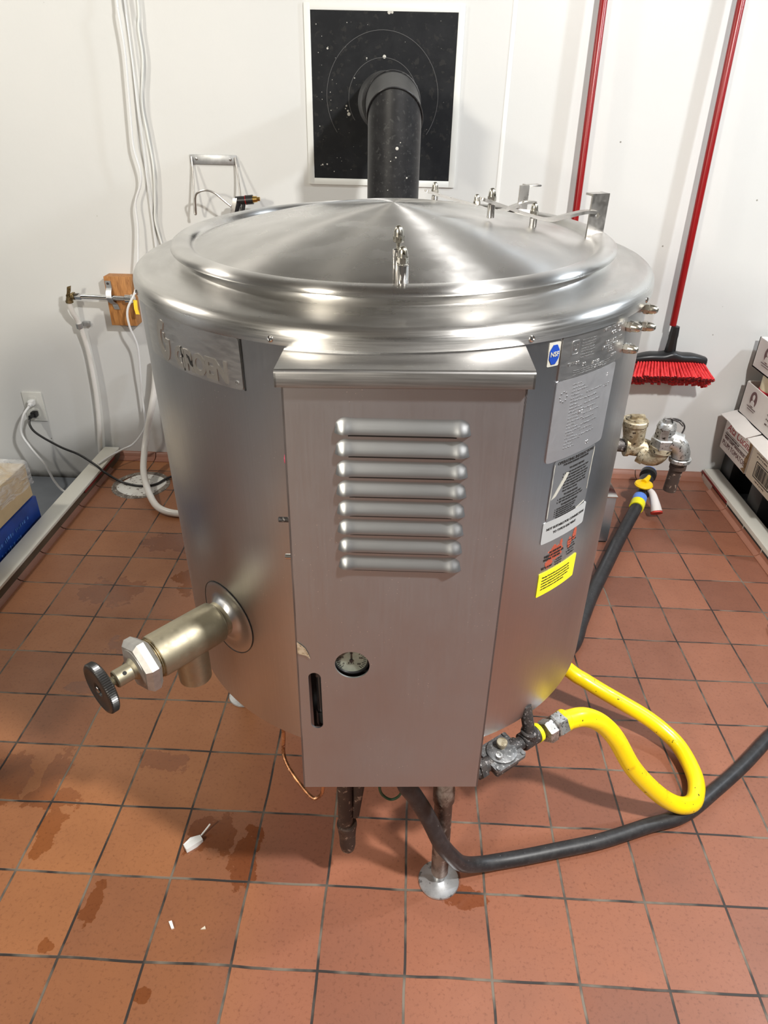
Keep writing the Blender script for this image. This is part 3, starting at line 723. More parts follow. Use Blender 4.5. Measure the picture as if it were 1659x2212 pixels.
obj('sticker_text', g, M['ink_bk'], p4)
# worn red sticker: torn islands
g = BM()
def blob(cx, cz, rx, rz, seed, n=26):
    rr = random.Random(seed); return [(cx+rx*math.cos(2*PI*i/n)*rr.uniform(.65, 1.1), cz+rz*math.sin(2*PI*i/n)*rr.uniform(.65, 1.1)) for i in range(n)]
for b_ in (blob(-.12, .01, .12, .10, 1), blob(-.20, -.09, .06, .06, 2), blob(.17, .10, .035, .09, 3), blob(.10, .03, .04, .07, 4), blob(-.05, .10, .02, .04, 6)):
    merge(g, xform(shape2d([b_], .001), wrapf(RB+.001, 43, 2.27)))
p5 = obj('worn_red_sticker', g, M['worn_red'], kt)
g = BM()
for tx, az, z in (('IN ANY BOIL', 38.3, 2.30), ('PLIED BY EITHER OR', 36.9, 2.262), ('PROPER TYPE REL', 36.8, 2.225), ("BY 'S PUMP", 36.5, 2.13)): merge(g, xform(text_bm(tx, .021, .001, 'LEFT', .0015), wrapf(RB+.003, az, z)))
for i in range(6): merge(g, xform(scribble(.12, .016, 130+i), wrapf(RB+.003, 44.6+.3*(i % 2), 2.33-.036*i)))
for i in range(3): merge(g, xform(scribble(.10, .016, 150+i), wrapf(RB+.003, 40.8, 2.17-.03*i)))
obj('sticker_text', g, M['ink_bk'], p5)
p6 = obj('yellow_warning_sticker', wrap_sheet(RB, 36.0, 49.2, 1.80, 2.085, .007, .012), M['st_yellow'], kt)
g = BM()
for i, tx in enumerate(('Warning: If not installed, operated and maintained in', "accordance with the manufacturer's instructions, this", 'product could expose you to substances in fuel or fuel', 'combustion which can cause death or serious illness', 'and which are known to cause birth defects.')):
    merge(g, xform(text_bm(tx, .0155, .001, 'LEFT', .0007, .88), wrapf(RB+.009, 37.0, 2.02-.036*i)))
obj('sticker_text', g, M['ink_bk'], p6)
p7 = obj('sanitation_badge', wrap_sheet(RB, 29.9, 32.5, 4.245, 4.44, .005, .01, 6), M['st_white'], kt)
g = xform(shape2d([[(.052*math.cos(PI/8+PI/4*i), .085*math.sin(PI/8+PI/4*i)) for i in range(8)]], .002), wrapf(RB+.008, 31.2, 4.342)); obj('badge_field', g, M['st_blue'], p7)
g = xform(text_bm('NSF', .038, .001, 'CENTER', .001, .9), wrapf(RB+.012, 31.2, 4.328)); obj('badge_text', g, M['st_white'], p7)

# ---- acorn nuts on the body's right side
for (a, z) in ((62.5, 4.43), (53.0, 4.38), (64, 4.255), (53.4, 4.185)):
    ar = math.radians(a); d = Vector((math.sin(ar), -math.cos(ar), 0)); g = BM(); p = d*(RB-.01)+Vector((0, 0, z))
    cyl(g, p, p+d*.03, .034, n=20); acorn(g, p+d*.02, d, .044, .125); obj('acorn_nut', g, M['acorn'], kt)

# ---- draw-off valve
vd = Vector((-1.69, -1.96, 0)).normalized(); v0 = Vector((-1.655, -1.92, 1.335)); zz = Vector((0, 0, 1)); vt_ = zz.cross(vd)
g = BM()    # round escutcheon following the body
n = 64; c0 = math.degrees(math.atan2(v0.x, -v0.y)); R1 = .43; rings = []
for j in range(9):
    rr = R1*(1-j/8*.62)
    off = .006 if j < 1 else .012+.10*max(0, (j-4)/4)**2
    rings.append([g.verts.new(wrapf(RB+off, c0, 1.30)(Vector((rr*math.cos(2*PI*i/n)*.95, rr*math.sin(2*PI*i/n)+.035*(j/8), 0)))) for i in range(n)])
for a, b in zip(rings, rings[1:]):
    for i in range(n): g.faces.new((a[i], a[(i+1) % n], b[(i+1) % n], b[i]))
obj('valve_escutcheon', g, M['body'], kt, sharp=60)
g = BM()
s = []
for i in range(n): s.append(wrapf(RB+.008, c0, 1.30)(Vector((R1*math.cos(2*PI*i/n)*.955, R1*math.sin(2*PI*i/n)*1.003, 0))))
tube(g, s+[s[0]], .0045, 6, smooth=False, cap=False); obj('escutcheon_seam', g, M['ink_bk'], kt)
g = BM(); P = v0
def vp(t_, dz_=0): return v0+vd*t_+zz*dz_
lathe(g, [(.19, -.1), (.19, .135), (.186, .14), (.195, .145), (.195, .165), (.215, .17), (.222, .18), (.226, .30), (.226, .86), (.222, .885), (.215, .89), (.205, .90), (.205, .94)], 56, v0, vd)
cyl(g, vp(.50, 0), vp(.50, -.56), .178, .168, 40, .012)
valve = obj('draw_off_valve', g, M['brassy'], kt, sharp=40)
g = BM()
for t_ in (.885, .905, .925): lathe(g, [(.205, t_), (.215, t_+.008), (.205, t_+.016)], 48, v0, vd, cap0=False, cap1=False)
obj('thread', g, M['oldbrass'], valve)
g = BM(); hexnut(g, vp(.935), vp(1.10), .295, .16, rot=.35)
lathe(g, [(.20, 0), (.20, .012), (.18, .016)], 40, vp(1.095), vd); obj('bonnet_nut', g, M['nut'], valve, sharp=25)
g = BM(); lathe(g, [(.125, 1.10), (.10, 1.135), (.088, 1.15), (.088, 1.30), (.08, 1.31), (.04, 1.312), (.04, 1.40)], 32, v0, vd)
for i in range(5): lathe(g, [(.04, 1.318+i*.014), (.048, 1.325+i*.014), (.04, 1.332+i*.014)], 24, v0, vd, cap0=False, cap1=False)
obj('stem', g, M['brassy'], valve)
hd3 = Vector((2.66, -4.65, 4.86)); hd3 = (hd3-vd*hd3.dot(vd)).normalized(); hd3 = (hd3+zz*.15).normalized()
g = BM(); cyl(g, vp(1.225)+hd3*.06, vp(1.225)+hd3*.0905, .02, n=18); obj('stem_hole', g, M['dark'], valve)
g = BM(); F = frame_of(vd); N_ = 72; kp = vp(1.385)
def kring(r, t_, ridg=0):
    return [g.verts.new(kp+F@Vector(((r-(ridg if i % 2 else 0))*math.cos(2*PI*i/(2*N_)), (r-(ridg if i % 2 else 0))*math.sin(2*PI*i/(2*N_)), t_))) for i in range(2*N_)]
KR = [kring(.10, 0), kring(.22, .004), kring(.25, .018), kring(.263, .03, .010), kring(.263, .085, .010), kring(.25, .098), kring(.225, .104), kring(.205, .094), kring(.075, .094), kring(.065, .075), kring(.02, .072)]
for a, b in zip(KR, KR[1:]):
    for i in range(2*N_): g.faces.new((a[i], a[(i+1) % (2*N_)], b[(i+1) % (2*N_)], b[i]))
g.faces.new(KR[0][::-1]); g.faces.new(KR[-1])
hw = obj('handwheel', g, M['knob'], valve, sharp=30)
g = BM(); hexnut(g, kp+vd*.070, kp+vd*.10, .032); obj('wheel_screw', g, M['bright'], valve)

# ---- legs with flanged feet (feet flat on the floor)
def leg(fx, fy, tx, ty, mt):
    g = BM(); A = Vector((fx, fy, .18)); B = Vector((tx, ty, 2.75))
    d = (B-A).normalized()
    pts = [A, A+d*.02, A+d*1.0, A+d*1.45, B]
    lathe(g, [(.095, 0), (.106, .02), (.108, .4), (.108, 1.30), (.128, 1.34), (.128, 1.52), (.108, 1.56), (.108, 2.5)], 28, A, d)
    xform(g, w2k); lg = obj('leg', g, mt, kt)
    g = BM(); lathe(g, [(.255, 0), (.262, .012), (.255, .03), (.10, .045), (.07, .06), (.066, .25)], 48, (fx, fy, 0)); xform(g, w2k); obj('leg_foot', g, M['zinc'], lg)
leg(.42, 1.15, .36, 1.28, M['rusty']); leg(-2.72, 4.16, -2.5, 4.1, M['rusty']); leg(1.35, 5.5, 1.3, 5.4, M['rusty'])
# pipe stubs under the cover
g = BM(); c = Vector((-.41, -2.5, 0))
cyl(g, c+zz*-.1, c+zz*-1.45+Vector((-.015, 0, 0)), .088, n=22); lathe(g, [(.118, 0), (.122, -.03), (.115, -.06), (.10, -.25), (.098, -.42), (.085, -.50), (.05, -.53), (0, -.54)][::-1], 24, c+zz*-1.38)
cyl(g, c+Vector((.13, .05, -.1)), c+Vector((.13, .05, -.85)), .07, n=18); cyl(g, c+Vector((.16, .05, -.6)), c+Vector((.1, .02, -1.25)), .075, .05, n=18)
box(g, c+Vector((.26, .1, -.45)), (.42, .1, .16), bev=.02)
obj('drain_pipe', g, M['rustdark'], kt)
g = BM(); cyl(g, (.80, -2.3, -.05), (.80, -2.3, -.55), .05, n=14); box(g, (.84, -2.36, -.52), (.10, .10, .16), bev=.03); obj('bracket_stub', g, M['rusty'], kt)
g = BM(); tube(g, [(-1.11, -2.28, .15), (-1.11, -2.3, -.12), (-1.12, -2.35, -.33), (-1.06, -2.45, -.44), (-.9, -2.6, -.56), (-.76, -2.7, -.64), (-.68, -2.7, -.61), (-.64, -2.7, -.5), (-.61, -2.68, -.2)], .022, 10); obj('copper_tube', g, M['copper'], kt)
g = BM(); tube(g, [(-.03, -2.58, -.3), (-.01, -2.6, -.59), (.04, -2.6, -.71), (.12, -2.6, -.76), (.20, -2.6, -.70), (.24, -2.6, -.57), (.26, -2.58, -.3)], .016, 10); obj('earth_wire', g, M['green'], kt)
# gas regulator and inlet pipework
gz = -.33; gd_ = Vector((.80, .60, 0)).normalized(); gs = Vector((-.6, .8, 0)); rc = Vector((1.35, -2.28, gz))
R3 = Matrix((gd_, gs, (0, 0, 1))).transposed()
g = BM(); cyl(g, rc-gd_*.42, rc-gd_*.1, .085, n=20); cyl(g, rc-gd_*.36, rc-gd_*.28, .12, n=6); box(g, rc-zz*.06, (.34, .28, .16), R3, bev=.03)
cyl(g, rc+gd_*.1, rc+gd_*.24, .10, n=20)
reg = obj('gas_regulator', g, M['blackiron'], kt)
g = BM(); s = shape2d([rrect(-.22, -.19, .22, .19, .05)], .02); merge(g, xform(s, lambda q: rc+R3@Vector((q.x, q.y, q.z+.04))))
lathe(g, [(.172, .06), (.172, .085), (.155, .095), (.075, .105), (.0, .105)], 40, rc)
for sx in (-1, 1):
    for sy in (-1, 1): cyl(g, rc+R3@Vector((sx*.185, sy*.155, .05)), rc+R3@Vector((sx*.185, sy*.155, .08)), .026, n=12)
obj('diaphragm_cover', g, M['weathered'], reg)
g = BM(); p = rc+R3@Vector((.02, .03, .09)); cyl(g, p, p+zz*.06, .045, n=20); cyl(g, p+zz*.055, p+zz*.10, .062, n=24, bev=.006); obj('regulator_cap', g, M['malle'], reg)
g = BM(); p = rc+R3@Vector((-.10, -.06, .09)); lathe(g, [(.038, 0), (.038, .05), (.022, .052), (.022, .02), (0, .02)], 20, p); obj('vent_port', g, M['galv'], reg)
g = BM(); te = Vector((1.69, -2.03, gz))
cyl(g, rc+gd_*.22, te+gd_*.17, .075, n=20); cyl(g, te-gd_*.11, te+gd_*.13, .105, n=24, bev=.012); cyl(g, te, te+zz*.14, .10, n=24, bev=.01)
cyl(g, te+zz*.1, te+zz*.45+gs*.12, .07, n=20)
obj('gas_tee', g, M['blackiron'], kt)
g = BM(); cyl(g, te+gd_*.12, te+gd_*.17, .112, n=24); obj('yellow_thread_tape', g, M['yellow_collar'], kt)

# ---- safety and check fittings on the right side
y3 = .25
g = BM(); cyl(g, (2.50, y3, 2.37), (2.90, y3, 2.345), .082, n=24); obj('steam_nipple', g, M['blackiron'], kt)
g = BM(); cyl(g, (2.86, y3, 2.35), (2.90, y3, 2.35), .135, n=28); cyl(g, (2.88, y3, 2.35), (3.10, y3-.02, 2.33), .115, n=28)
tube(g, [(2.97, y3, 2.36), (2.95, y3, 2.5), (2.93, y3, 2.66)], lambda s_: .115+.03*s_, 28)
cyl(g, (2.93, y3, 2.63), (2.93, y3, 2.70), .155, n=32, bev=.01)
cyl(g, (2.93, y3, 2.69), (2.93, y3, 2.715), .11, n=32); box(g, (2.95, y3, 2.735), (.17, .07, .05), bev=.012)
tube(g, [(3.05, y3, 2.34), (3.14, y3-.04, 2.31), (3.20, y3-.10, 2.25)], .115, 24)
ck = obj('check_valve', g, M['malle'], kt)
g = BM()
elbow(g, (3.24, y3-.12, 2.21), (.75, -.5, -.25), (.15, 0, 1), .16, .118, 24)
cyl(g, (3.07, y3-.02, 2.28), (3.13, y3-.06, 2.26), .14, n=28); cyl(g, (3.255, y3-.12, 2.35), (3.262, y3-.12, 2.41), .14, n=28)
obj('street_elbow', g, M['malle'], kt)
g = BM(); b0 = Vector((3.27, y3-.12, 2.40))
hexnut(g, b0, b0+Vector((0, 0, .13)), .15, .06); cyl(g, b0+Vector((0, 0, .12)), b0+Vector((0, 0, .28)), .125, .115, n=8); lathe(g, [(.115, .26), (.10, .31), (.085, .33), (.06, .33), (.055, .37), (0, .375)], 28, b0)
cyl(g, b0+Vector((.0, 0, .15)), b0+Vector((.19, -.06, .10)), .095, n=28); rv = obj('relief_valve', g, M['galv'], kt)
g = BM(); tube(g, [b0+Vector((-.06, 0, .36)), b0+Vector((.05, -.03, .385)), b0+Vector((.13, -.03, .36)), b0+Vector((.19, -.02, .30)), b0+Vector((.20, -.02, .24)), b0+Vector((.17, -.02, .14)), b0+Vector((.15, -.03, .07))], .010, 8)
ribbon(g, [b0+Vector((.02, -.05, .385)), b0+Vector((.10, -.06, .36)), b0+Vector((.155, -.06, .31))], .04, .012, (0, 1, 0)); obj('test_lever', g, M['blackiron'], rv)
g = BM(); e0 = b0+Vector((.19, -.06, .08)); elbow(g, e0+Vector((.02, -.01, -.02)), (.9, -.2, -.25), (.05, 0, -1), .13, .108, 26, ext=.02); cyl(g, e0+Vector((.03, -.01, -.18)), e0+Vector((.032, -.01, -.235)), .128, n=28, bev=.008)
obj('discharge_elbow', g, M['galv'], kt)
g = BM(); q = e0+Vector((.03, -.01, -.20)); cyl(g, q, q+Vector((-.01, 0, -.14)), .085, n=20); cyl(g, q+Vector((0, 0, -.08)), q+Vector((.0, 0, -.13)), .098, n=20); cyl(g, q+Vector((-.01, 0, -.12)), q+Vector((-.03, 0, -.44)), .078, n=20); obj('discharge_nipple', g, M['rustdark'], kt)
g = BM(); w0 = Vector((2.76, .75, 0))
for (z0_, z1_, r) in ((2.42, 2.56, .07), (2.54, 2.62, .085), (2.62, 2.68, .055), (2.68, 2.74, .10), (2.72, 2.95, .085), (2.93, 3.0, .10), (3.0, 3.07, .06), (3.05, 3.11, .10), (3.1, 3.22, .075)): cyl(g, w0+zz*z0_, w0+zz*z1_, r, n=20)
cyl(g, w0+zz*2.45, Vector((2.3, .75, 2.45)), .07, n=16)
obj('water_inlet_valve', g, M['malle'], kt)
# flue outlet behind the kettle
g = BM(); cyl(g, (-.28, 2.3, 2.6), (-.28, 3.2, 2.6), .40, n=32); obj('flue_collar', g, M['galv'], kt)
# black foot stub seen behind on the left
g = BM(); cyl(g, (-1.9, 2.0, .0), (-1.9, 2.0, -1.1), .05, n=12); obj('rear_pipe_stub', g, M['blackiron'], kt)

# ------------------------------------------------------------------ second kettle, unseen: inferred from a wall shadow, added for its shade
nk = empty('steam_kettle', (-8.75, 1.2, 0), 'second round stainless steam kettle with domed lid, unseen, added at left for the shade it casts', 'kettle')
bm = BM(); lathe(bm, [(0, .9), (2.2, .8), (2.4, .85), (2.4, 6.6), (2.36, 6.7), (2.0, 6.8), (2.0, 6.9)], 96); obj('body', bm, M['body'], nk)
bm = BM(); lathe(bm, [(2.08, 6.9), (2.1, 6.93), (2.06, 6.97), (1.9, 6.95), (1.4, 7.1), (.7, 7.2), (0, 7.24)], 96, cap0=False); obj('lid', bm, M['lid'], nk)
for a_ in (30, 150, 270):
    bm = BM(); x_, y_ = 2.0*math.cos(math.radians(a_)), 2.0*math.sin(math.radians(a_)); cyl(bm, (x_, y_, .0), (x_, y_, 1.0), .11); cyl(bm, (x_, y_, 0), (x_, y_, .03), .25); obj('leg', bm, M['rusty'], nk)
# ------------------------------------------------------------------ flue pipe
fl = empty('flue_pipe', (-.62, 12.7, 8.55), 'matt black flue pipe bending out of the wall plate and running down behind the kettle', 'pipe')
def fobj(nm, g, mt, par=None): return obj(nm, xform(g, lambda c: c-Vector((-.62, 12.7, 8.55))), mt, par or fl)
PX, PY = -.62, 9.85
NF = 64; ZM = 8.30
def fring(g, r, kind, c):
    out = []
    for i in range(NF):
        a = 2*PI*i/NF; x, q = r*math.cos(a), r*math.sin(a)
        if kind == 'h': p = (c[0]+x, c[1]+q, c[2])
        elif kind == 'm': p = (c[0]+x, c[1]+q, c[2]-q*.95)
        else: p = (c[0]+x, c[1], c[2]-q)
        out.append(g.verts.new(p))
    return out
def loft(g, RR):
    for p, q in zip(RR, RR[1:]):
        for i in range(NF): g.faces.new((p[i], p[(i+1) % NF], q[(i+1) % NF], q[i]))
    g.faces.new(RR[0][::-1]); g.faces.new(RR[-1])
g = BM(); loft(g, [fring(g, .47, 'h', (PX, PY, 4.0)), fring(g, .47, 'h', (PX, PY, 7.55)), fring(g, .47, 'm', (PX, PY, ZM))]); lower = fobj('lower_pipe', g, M['flue'])
def bead(kind, c, r):
    g = BM(); pts = [v.co.copy() for v in fring(g, r, kind, c)]; g.free(); g = BM(); tube(g, pts+[pts[0]], .016, 8, smooth=False, cap=False); return g
g = BM(); loft(g, [fring(g, .485, 'm', (PX, PY, ZM+.01)), fring(g, .487, 'v', (PX-.06, PY+.46, 8.53))]); elb = fobj('elbow_section', g, M['flue'])
fobj('elbow_bead', bead('m', (PX, PY, ZM), .482), M['flue'], elb); fobj('elbow_bead', bead('v', (PX-.06, PY+.46, 8.53), .492), M['flue'], elb)
g = BM(); loft(g, [fring(g, .50, 'v', (PX-.11, PY+.48, 8.53)), fring(g, .50, 'v', (PX-.22, PY+1.0, 8.54)), fring(g, .50, 'v', (PX-.33, 12.74, 8.56))]); fobj('wall_stub', g, M['flue'])
g = BM()
for (az, z, r) in ((-82, 7.86, .028), (-84, 7.72, .014), (-75, 7.95, .01), (-95, 7.66, .010), (-58, 7.40, .016), (-70, 6.5, .014), (-72, 6.35, .018), (-100, 7.2, .008), (-80, 7.0, .01), (-110, 7.05, .012), (-62, 7.0, .01), (-90, 6.9, .012), (-105, 6.8, .01)):
    a = math.radians(az); d = Vector((math.cos(a), math.sin(a), 0)); g2 = BM(); lathe(g2, [(r, 0), (r*.7, .004), (0, .005)], 10, Vector((PX, PY, z))+d*.469, d); fobj('paint_spot', g2, M['paintspot'], lower)
g.free()
# lower elbow to the kettle, hidden behind it
g = BM(); elbow(g, (PX, PY, 3.6), (0, 3.7, .0), (0, 0, 1), .6, .47, 40, ext=0); cyl(g, (PX, 6.9, 3.6), (PX, PY-.55, 3.6), .47, n=40); fobj('lower_elbow', g, M['flue'])

# ------------------------------------------------------------------ black wall plate
wp = empty('wall_plate', (-.95, 12.8, 8.57), 'square black painted metal plate framed in white where the flue pipe meets the wall', 'plate')
o3 = Vector((-.95, 12.8, 8.57))
g = BM(); box(g, (-.955, 12.785, 8.575), (2.96, .05, 3.03)); pl = obj('plate', xform(g, lambda c: c-o3), M['plate'], wp)
for nm, (cx, cz, rx) in (('scratched_circle', (-.97, 8.62, 1.16)), ('scratched_circle', (-.955, 8.60, .715))):
    g = BM(); pts = [Vector((cx+rx*math.cos(math.radians(a)), 12.758, cz+rx*1.0*math.sin(math.radians(a)))) for a in range(-35, 216, 5)]
    tube(g, pts, .0055, 5, smooth=False); obj(nm, xform(g, lambda c: c-o3), M['scratch'], pl)
g = BM(); rng = random.Random(11)
sp = [(-.94, 9.33, .035), (-1.67, 8.30, .035), (-1.69, 8.36, .02), (-1.72, 8.45, .018), (-1.74, 8.40, .012), (-.86, 10.07, .035), (-.80, 10.07, .025), (-2.1, 9.45, .02), (-1.3, 9.3, .014), (-1.55, 8.95, .012), (-2.25, 7.33, .018), (-2.15, 7.34, .016), (-2.0, 7.2, .01)]
sp += [(rng.uniform(-2.35, -1.7), rng.uniform(7.15, 9.9), rng.uniform(.004, .010)) for _ in range(26)]+[(rng.uniform(-1.7, .4), rng.uniform(7.2, 10), rng.uniform(.003, .006)) for _ in range(26)]
g.free()
for x, z, r in sp:
    g = BM(); lathe(g, [(r, 0), (r*.7, .003), (0, .004)], 9, (x, 12.76, z), (0, -1, 0)); obj('paint_spot', xform(g, lambda c: c-o3), M['paintspot'], pl)
g = BM()
for i, (a, b) in enumerate((((-2.50, 7.0), (-2.50, 10.13)), ((.58, 7.0), (.58, 10.13)))): box(g, (a[0], 12.78, 8.575), (.13, .06, 3.27), bev=.008)
for z in (7.0, 10.15): box(g, (-.96, 12.781, z), (3.2, .06, .13), bev=.008)
obj('trim_frame', xform(g, lambda c: c-o3), M['plateframe'], wp)

# ------------------------------------------------------------------ brooms
def broom_handle(name, p0, p1, label, top=14.2):
    p0, p1 = Vector(p0), Vector(p1); e = empty(name, (p0.x, p0.y, p0.z), label, 'broom'); d = (p1-p0).normalized(); L_ = (top-p0.z)/d.z
    g = BM(); lathe(g, [(.075, 0), (.078, .02), (.078, L_-.05), (.05, L_)], 24, (0, 0, 0), d); obj('handle', g, M['red_handle'], e)
    return e, p0
def broom_head(e, p0, c, lean):
    """c = world centre of the cap; parts relative to p0"""
    def R_(q): return Vector(q)-p0
    c = Vector(c); g = BM()
    lathe(g, [(.12, 0), (.135, .04), (.11, .34), (.115, .40), (.10, .62), (.085, .63)], 8, R_(c+Vector((-.04, .02, .10))), (0, 0, 1)); obj('socket', g, M['blackplastic'], e)
    # cap: rounded bar, drawn down at the ends
    g = BM(); rings = []
    for i in range(25):
        s_ = -1+2*i/24; x = .84*s_; w = .20*(1-.35*abs(s_)**3); h = .13; dz_ = -.11*max(0, abs(s_)-.55)**1.4*2.2; hump = .10*math.exp(-(s_/.16)**2)
        rg = []
        for j in range(12):
            a = 2*PI*j/12; y_ = w*math.copysign(abs(math.cos(a))**.6, math.cos(a)); z_ = h*math.copysign(abs(math.sin(a))**.6, math.sin(a))
            if z_ > 0: z_ += hump
            rg.append(g.verts.new(R_(c+Vector((x, y_, z_*.75+dz_)))))
        rings.append(rg)
    for a, b in zip(rings, rings[1:]):
        for j in range(12): g.faces.new((a[j], a[(j+1) % 12], b[(j+1) % 12], b[j]))
    g.faces.new(rings[0][::-1]); g.faces.new(rings[-1]); obj('cap', g, M['blackplastic'], e, sharp=60)
    g = BM(); g2 = BM(); rng = random.Random(3)
    for r_ in range(7):
        for i in range(24):
            s_ = -1+2*(i+(.5 if r_ % 2 else 0))/23.5
            if abs(s_) > 1.02: continue
            top = c+Vector((.78*s_, -.13+.045*r_, -.06-.10*max(0, abs(s_)-.55)))
            out = Vector((.17*s_+lean, -.42+.035*r_, -.26-.058*r_)); out *= rng.uniform(.95, 1.04); out.x += rng.uniform(-.015, .015)
            d = out.normalized(); ln = out.length
            lathe(g, [(.020, 0), (.026, ln*.3), (.036, ln*.75), (.043, ln*.97), (.040, ln)], 7, R_(top), d, cap1=False)
            lathe(g2, [(.040, ln-.002), (.030, ln+.004), (0, ln-.012)], 7, R_(top), d, cap0=False)
    obj('bristles', g, M['bristle'], e, kind='stuff'); obj('bristle_tips', g2, M['bristle_tip'], e, kind='stuff')
e1, p0 = broom_handle('push_broom', (5.98, 12.44, 4.15), (5.88, 12.56, 10.35), 'red broom hung on the right wall, its black head and red bristles in view')
broom_head(e1, p0, (6.07, 12.36, 3.42), 0.0)
e2, p0 = broom_handle('push_broom', (3.42, 12.40, 1.3), (3.27, 12.55, 10.35), 'red-handled broom on the wall behind the lid hinge, its head hidden by the kettle')
broom_head(e2, p0, (3.46, 12.36, .62), 0.0)

# ------------------------------------------------------------------ wire hanger and spray gun
hg = empty('hose_hanger', (-4.66, 12.8, 7.36), 'grey steel wall bracket with bent wire hose hook left of the flue plate', 'hook'); o3 = Vector((-4.66, 12.8, 7.36))
g = BM(); box(g, (-4.66, 12.77, 7.37), (1.02, .03, .19), bev=.004); obj('bracket_plate', xform(g, lambda c: c-o3), M['strap'], hg)
for x in (-5.03, -4.28):
    g = BM(); lathe(g, [(.032, 0), (.026, .015), (0, .02)], 14, (x, 12.755, 7.38), (0, -1, 0)); obj('screw', xform(g, lambda c: c-o3), M['bright'], hg)
g = BM(); tube(g, [(-5.13, 12.74, 7.42), (-5.12, 12.70, 7.2), (-5.11, 12.55, 6.7), (-5.10, 12.42, 6.34), (-5.07, 12.40, 6.30), (-5.05, 12.36, 6.4), (-4.98, 12.2, 6.68), (-4.88, 12.15, 6.78), (-4.71, 12.12, 6.82), (-4.53, 12.12, 6.77), (-4.35, 12.15, 6.62), (-4.16, 12.2, 6.46), (-4.05, 12.28, 6.40), (-4.04, 12.4, 6.6), (-4.10, 12.6, 7.0), (-4.17, 12.74, 7.42)], .022, 10, 6)
obj('wire_hook', xform(g, lambda c: c-o3), M['hinge'], hg)
sg = empty('spray_gun', (-4.05, 12.2, 6.4), 'black hose spray gun with brass nozzle hanging on the wire hook behind the kettle', 'spray nozzle'); o3 = Vector((-4.05, 12.2, 6.4))
g = BM(); tube(g, [(-4.10, 12.2, 6.62), (-4.0, 12.2, 6.63), (-3.86, 12.2, 6.64)], .085, 18); tube(g, [(-4.05, 12.2, 6.60), (-4.13, 12.2, 6.42), (-4.25, 12.22, 6.16), (-4.34, 12.24, 5.85)], .075, 14)
tube(g, [(-3.92, 12.2, 6.6), (-3.98, 12.2, 6.35), (-4.06, 12.2, 6.1)], .04, 10); gb = obj('gun_body', xform(g, lambda c: c-o3), M['blackplastic'], sg)
g = BM(); cyl(g, (-3.87, 12.2, 6.64), (-3.72, 12.2, 6.655), .095, n=24); obj('barrel', xform(g, lambda c: c-o3), M['blackplastic'], sg)
g = BM(); cyl(g, (-3.885, 12.2, 6.638), (-3.87, 12.2, 6.64), .098, n=24); obj('red_ring', xform(g, lambda c: c-o3), M['red_handle'], sg)
g = BM(); cyl(g, (-3.73, 12.2, 6.655), (-3.63, 12.2, 6.665), .07, .06, n=20); cyl(g, (-3.64, 12.2, 6.664), (-3.57, 12.2, 6.67), .045, n=6); obj('nozzle', xform(g, lambda c: c-o3), M['brass'], sg)
g = BM(); ribbon(g, [(-4.10, 12.13, 6.68), (-4.12, 12.12, 6.58), (-4.16, 12.12, 6.45), (-4.20, 12.12, 6.3), (-4.24, 12.13, 6.15)], .09, .02, (1, 0, 0)); obj('clip_plate', xform(g, lambda c: c-o3), M['hinge'], sg)

# ------------------------------------------------------------------ water pipe on wall with wood block
wb = empty('wood_block', (-7.14, 12.65, 4.3), 'brown wooden mounting block screwed to the wall left of the kettle', 'wood block'); o3 = Vector((-7.14, 12.65, 4.3))
g = BM(); box(g, (-7.14, 12.62, 4.30), (.62, .36, 1.15), bev=.01); obj('block', xform(g, lambda c: c-o3), M['wood'], wb)
wpipe = empty('water_pipe', (-7.6, 12.3, 4.42), 'chrome water pipe strapped across the wooden block, brass elbow at its left end', 'pipe'); o3 = Vector((-7.6, 12.3, 4.42))
def wo(nm, g, mt): return obj(nm, xform(g, lambda c: c-o3), M[mt], wpipe)
g = BM(); cyl(g, (-8.12, 12.36, 4.42), (-6.75, 12.36, 4.40), .062, n=20); wo('chrome_tube', g, 'chrome')
g = BM(); cyl(g, (-8.17, 12.36, 4.42), (-8.02, 12.36, 4.42), .085, n=6); wo('end_nut', g, 'chrome')
g = BM(); cyl(g, (-6.98, 12.36, 4.40), (-6.80, 12.36, 4.40), .105, n=24, bev=.02); wo('coupling', g, 'chrome')
g = BM(); elbow(g, (-8.34, 12.36, 4.42), (-1, 0, 0), (0, 0, -1), .13, .075, 16, band=.05, ext=.03); wo('brass_elbow', g, 'oldbrass')
g = BM(); ribbon(g, [(-8.30, 12.25, 4.45), (-8.24, 12.22, 4.55), (-8.20, 12.2, 4.68)], .10, .025, (1, 0, .3)); cyl(g, (-8.3, 12.36, 4.45), (-8.3, 12.24, 4.45), .04, n=12); wo('valve_lever', g, 'oldbrass')
g = BM(); ribbon(g, [(-7.36, 12.43, 4.78), (-7.35, 12.425, 4.62), (-7.34, 12.32, 4.52), (-7.33, 12.275, 4.42), (-7.31, 12.31, 4.32), (-7.27, 12.42, 4.24), (-7.24, 12.425, 4.12)], .13, .02, (1, 0, 0)); wo('pipe_strap', g, 'strap')
g = BM(); cyl(g, (-7.36, 12.425, 4.72), (-7.36, 12.405, 4.72), .03, n=12); wo('strap_screw', g, 'blackiron')
g = BM(); ribbon(g, [(-6.72, 12.3, 4.38), (-6.70, 12.22, 4.2), (-6.66, 12.18, 4.08)], .08, .05, (1, 0, 0)); wo('yellow_lever', g, 'yellow_tap')
ph = empty('plastic_water_line', (-8.3, 12.6, 2.4), 'white plastic water line running down the wall from the brass elbow to the floor curb', 'pipe'); o3 = Vector((-8.3, 12.6, 2.4))
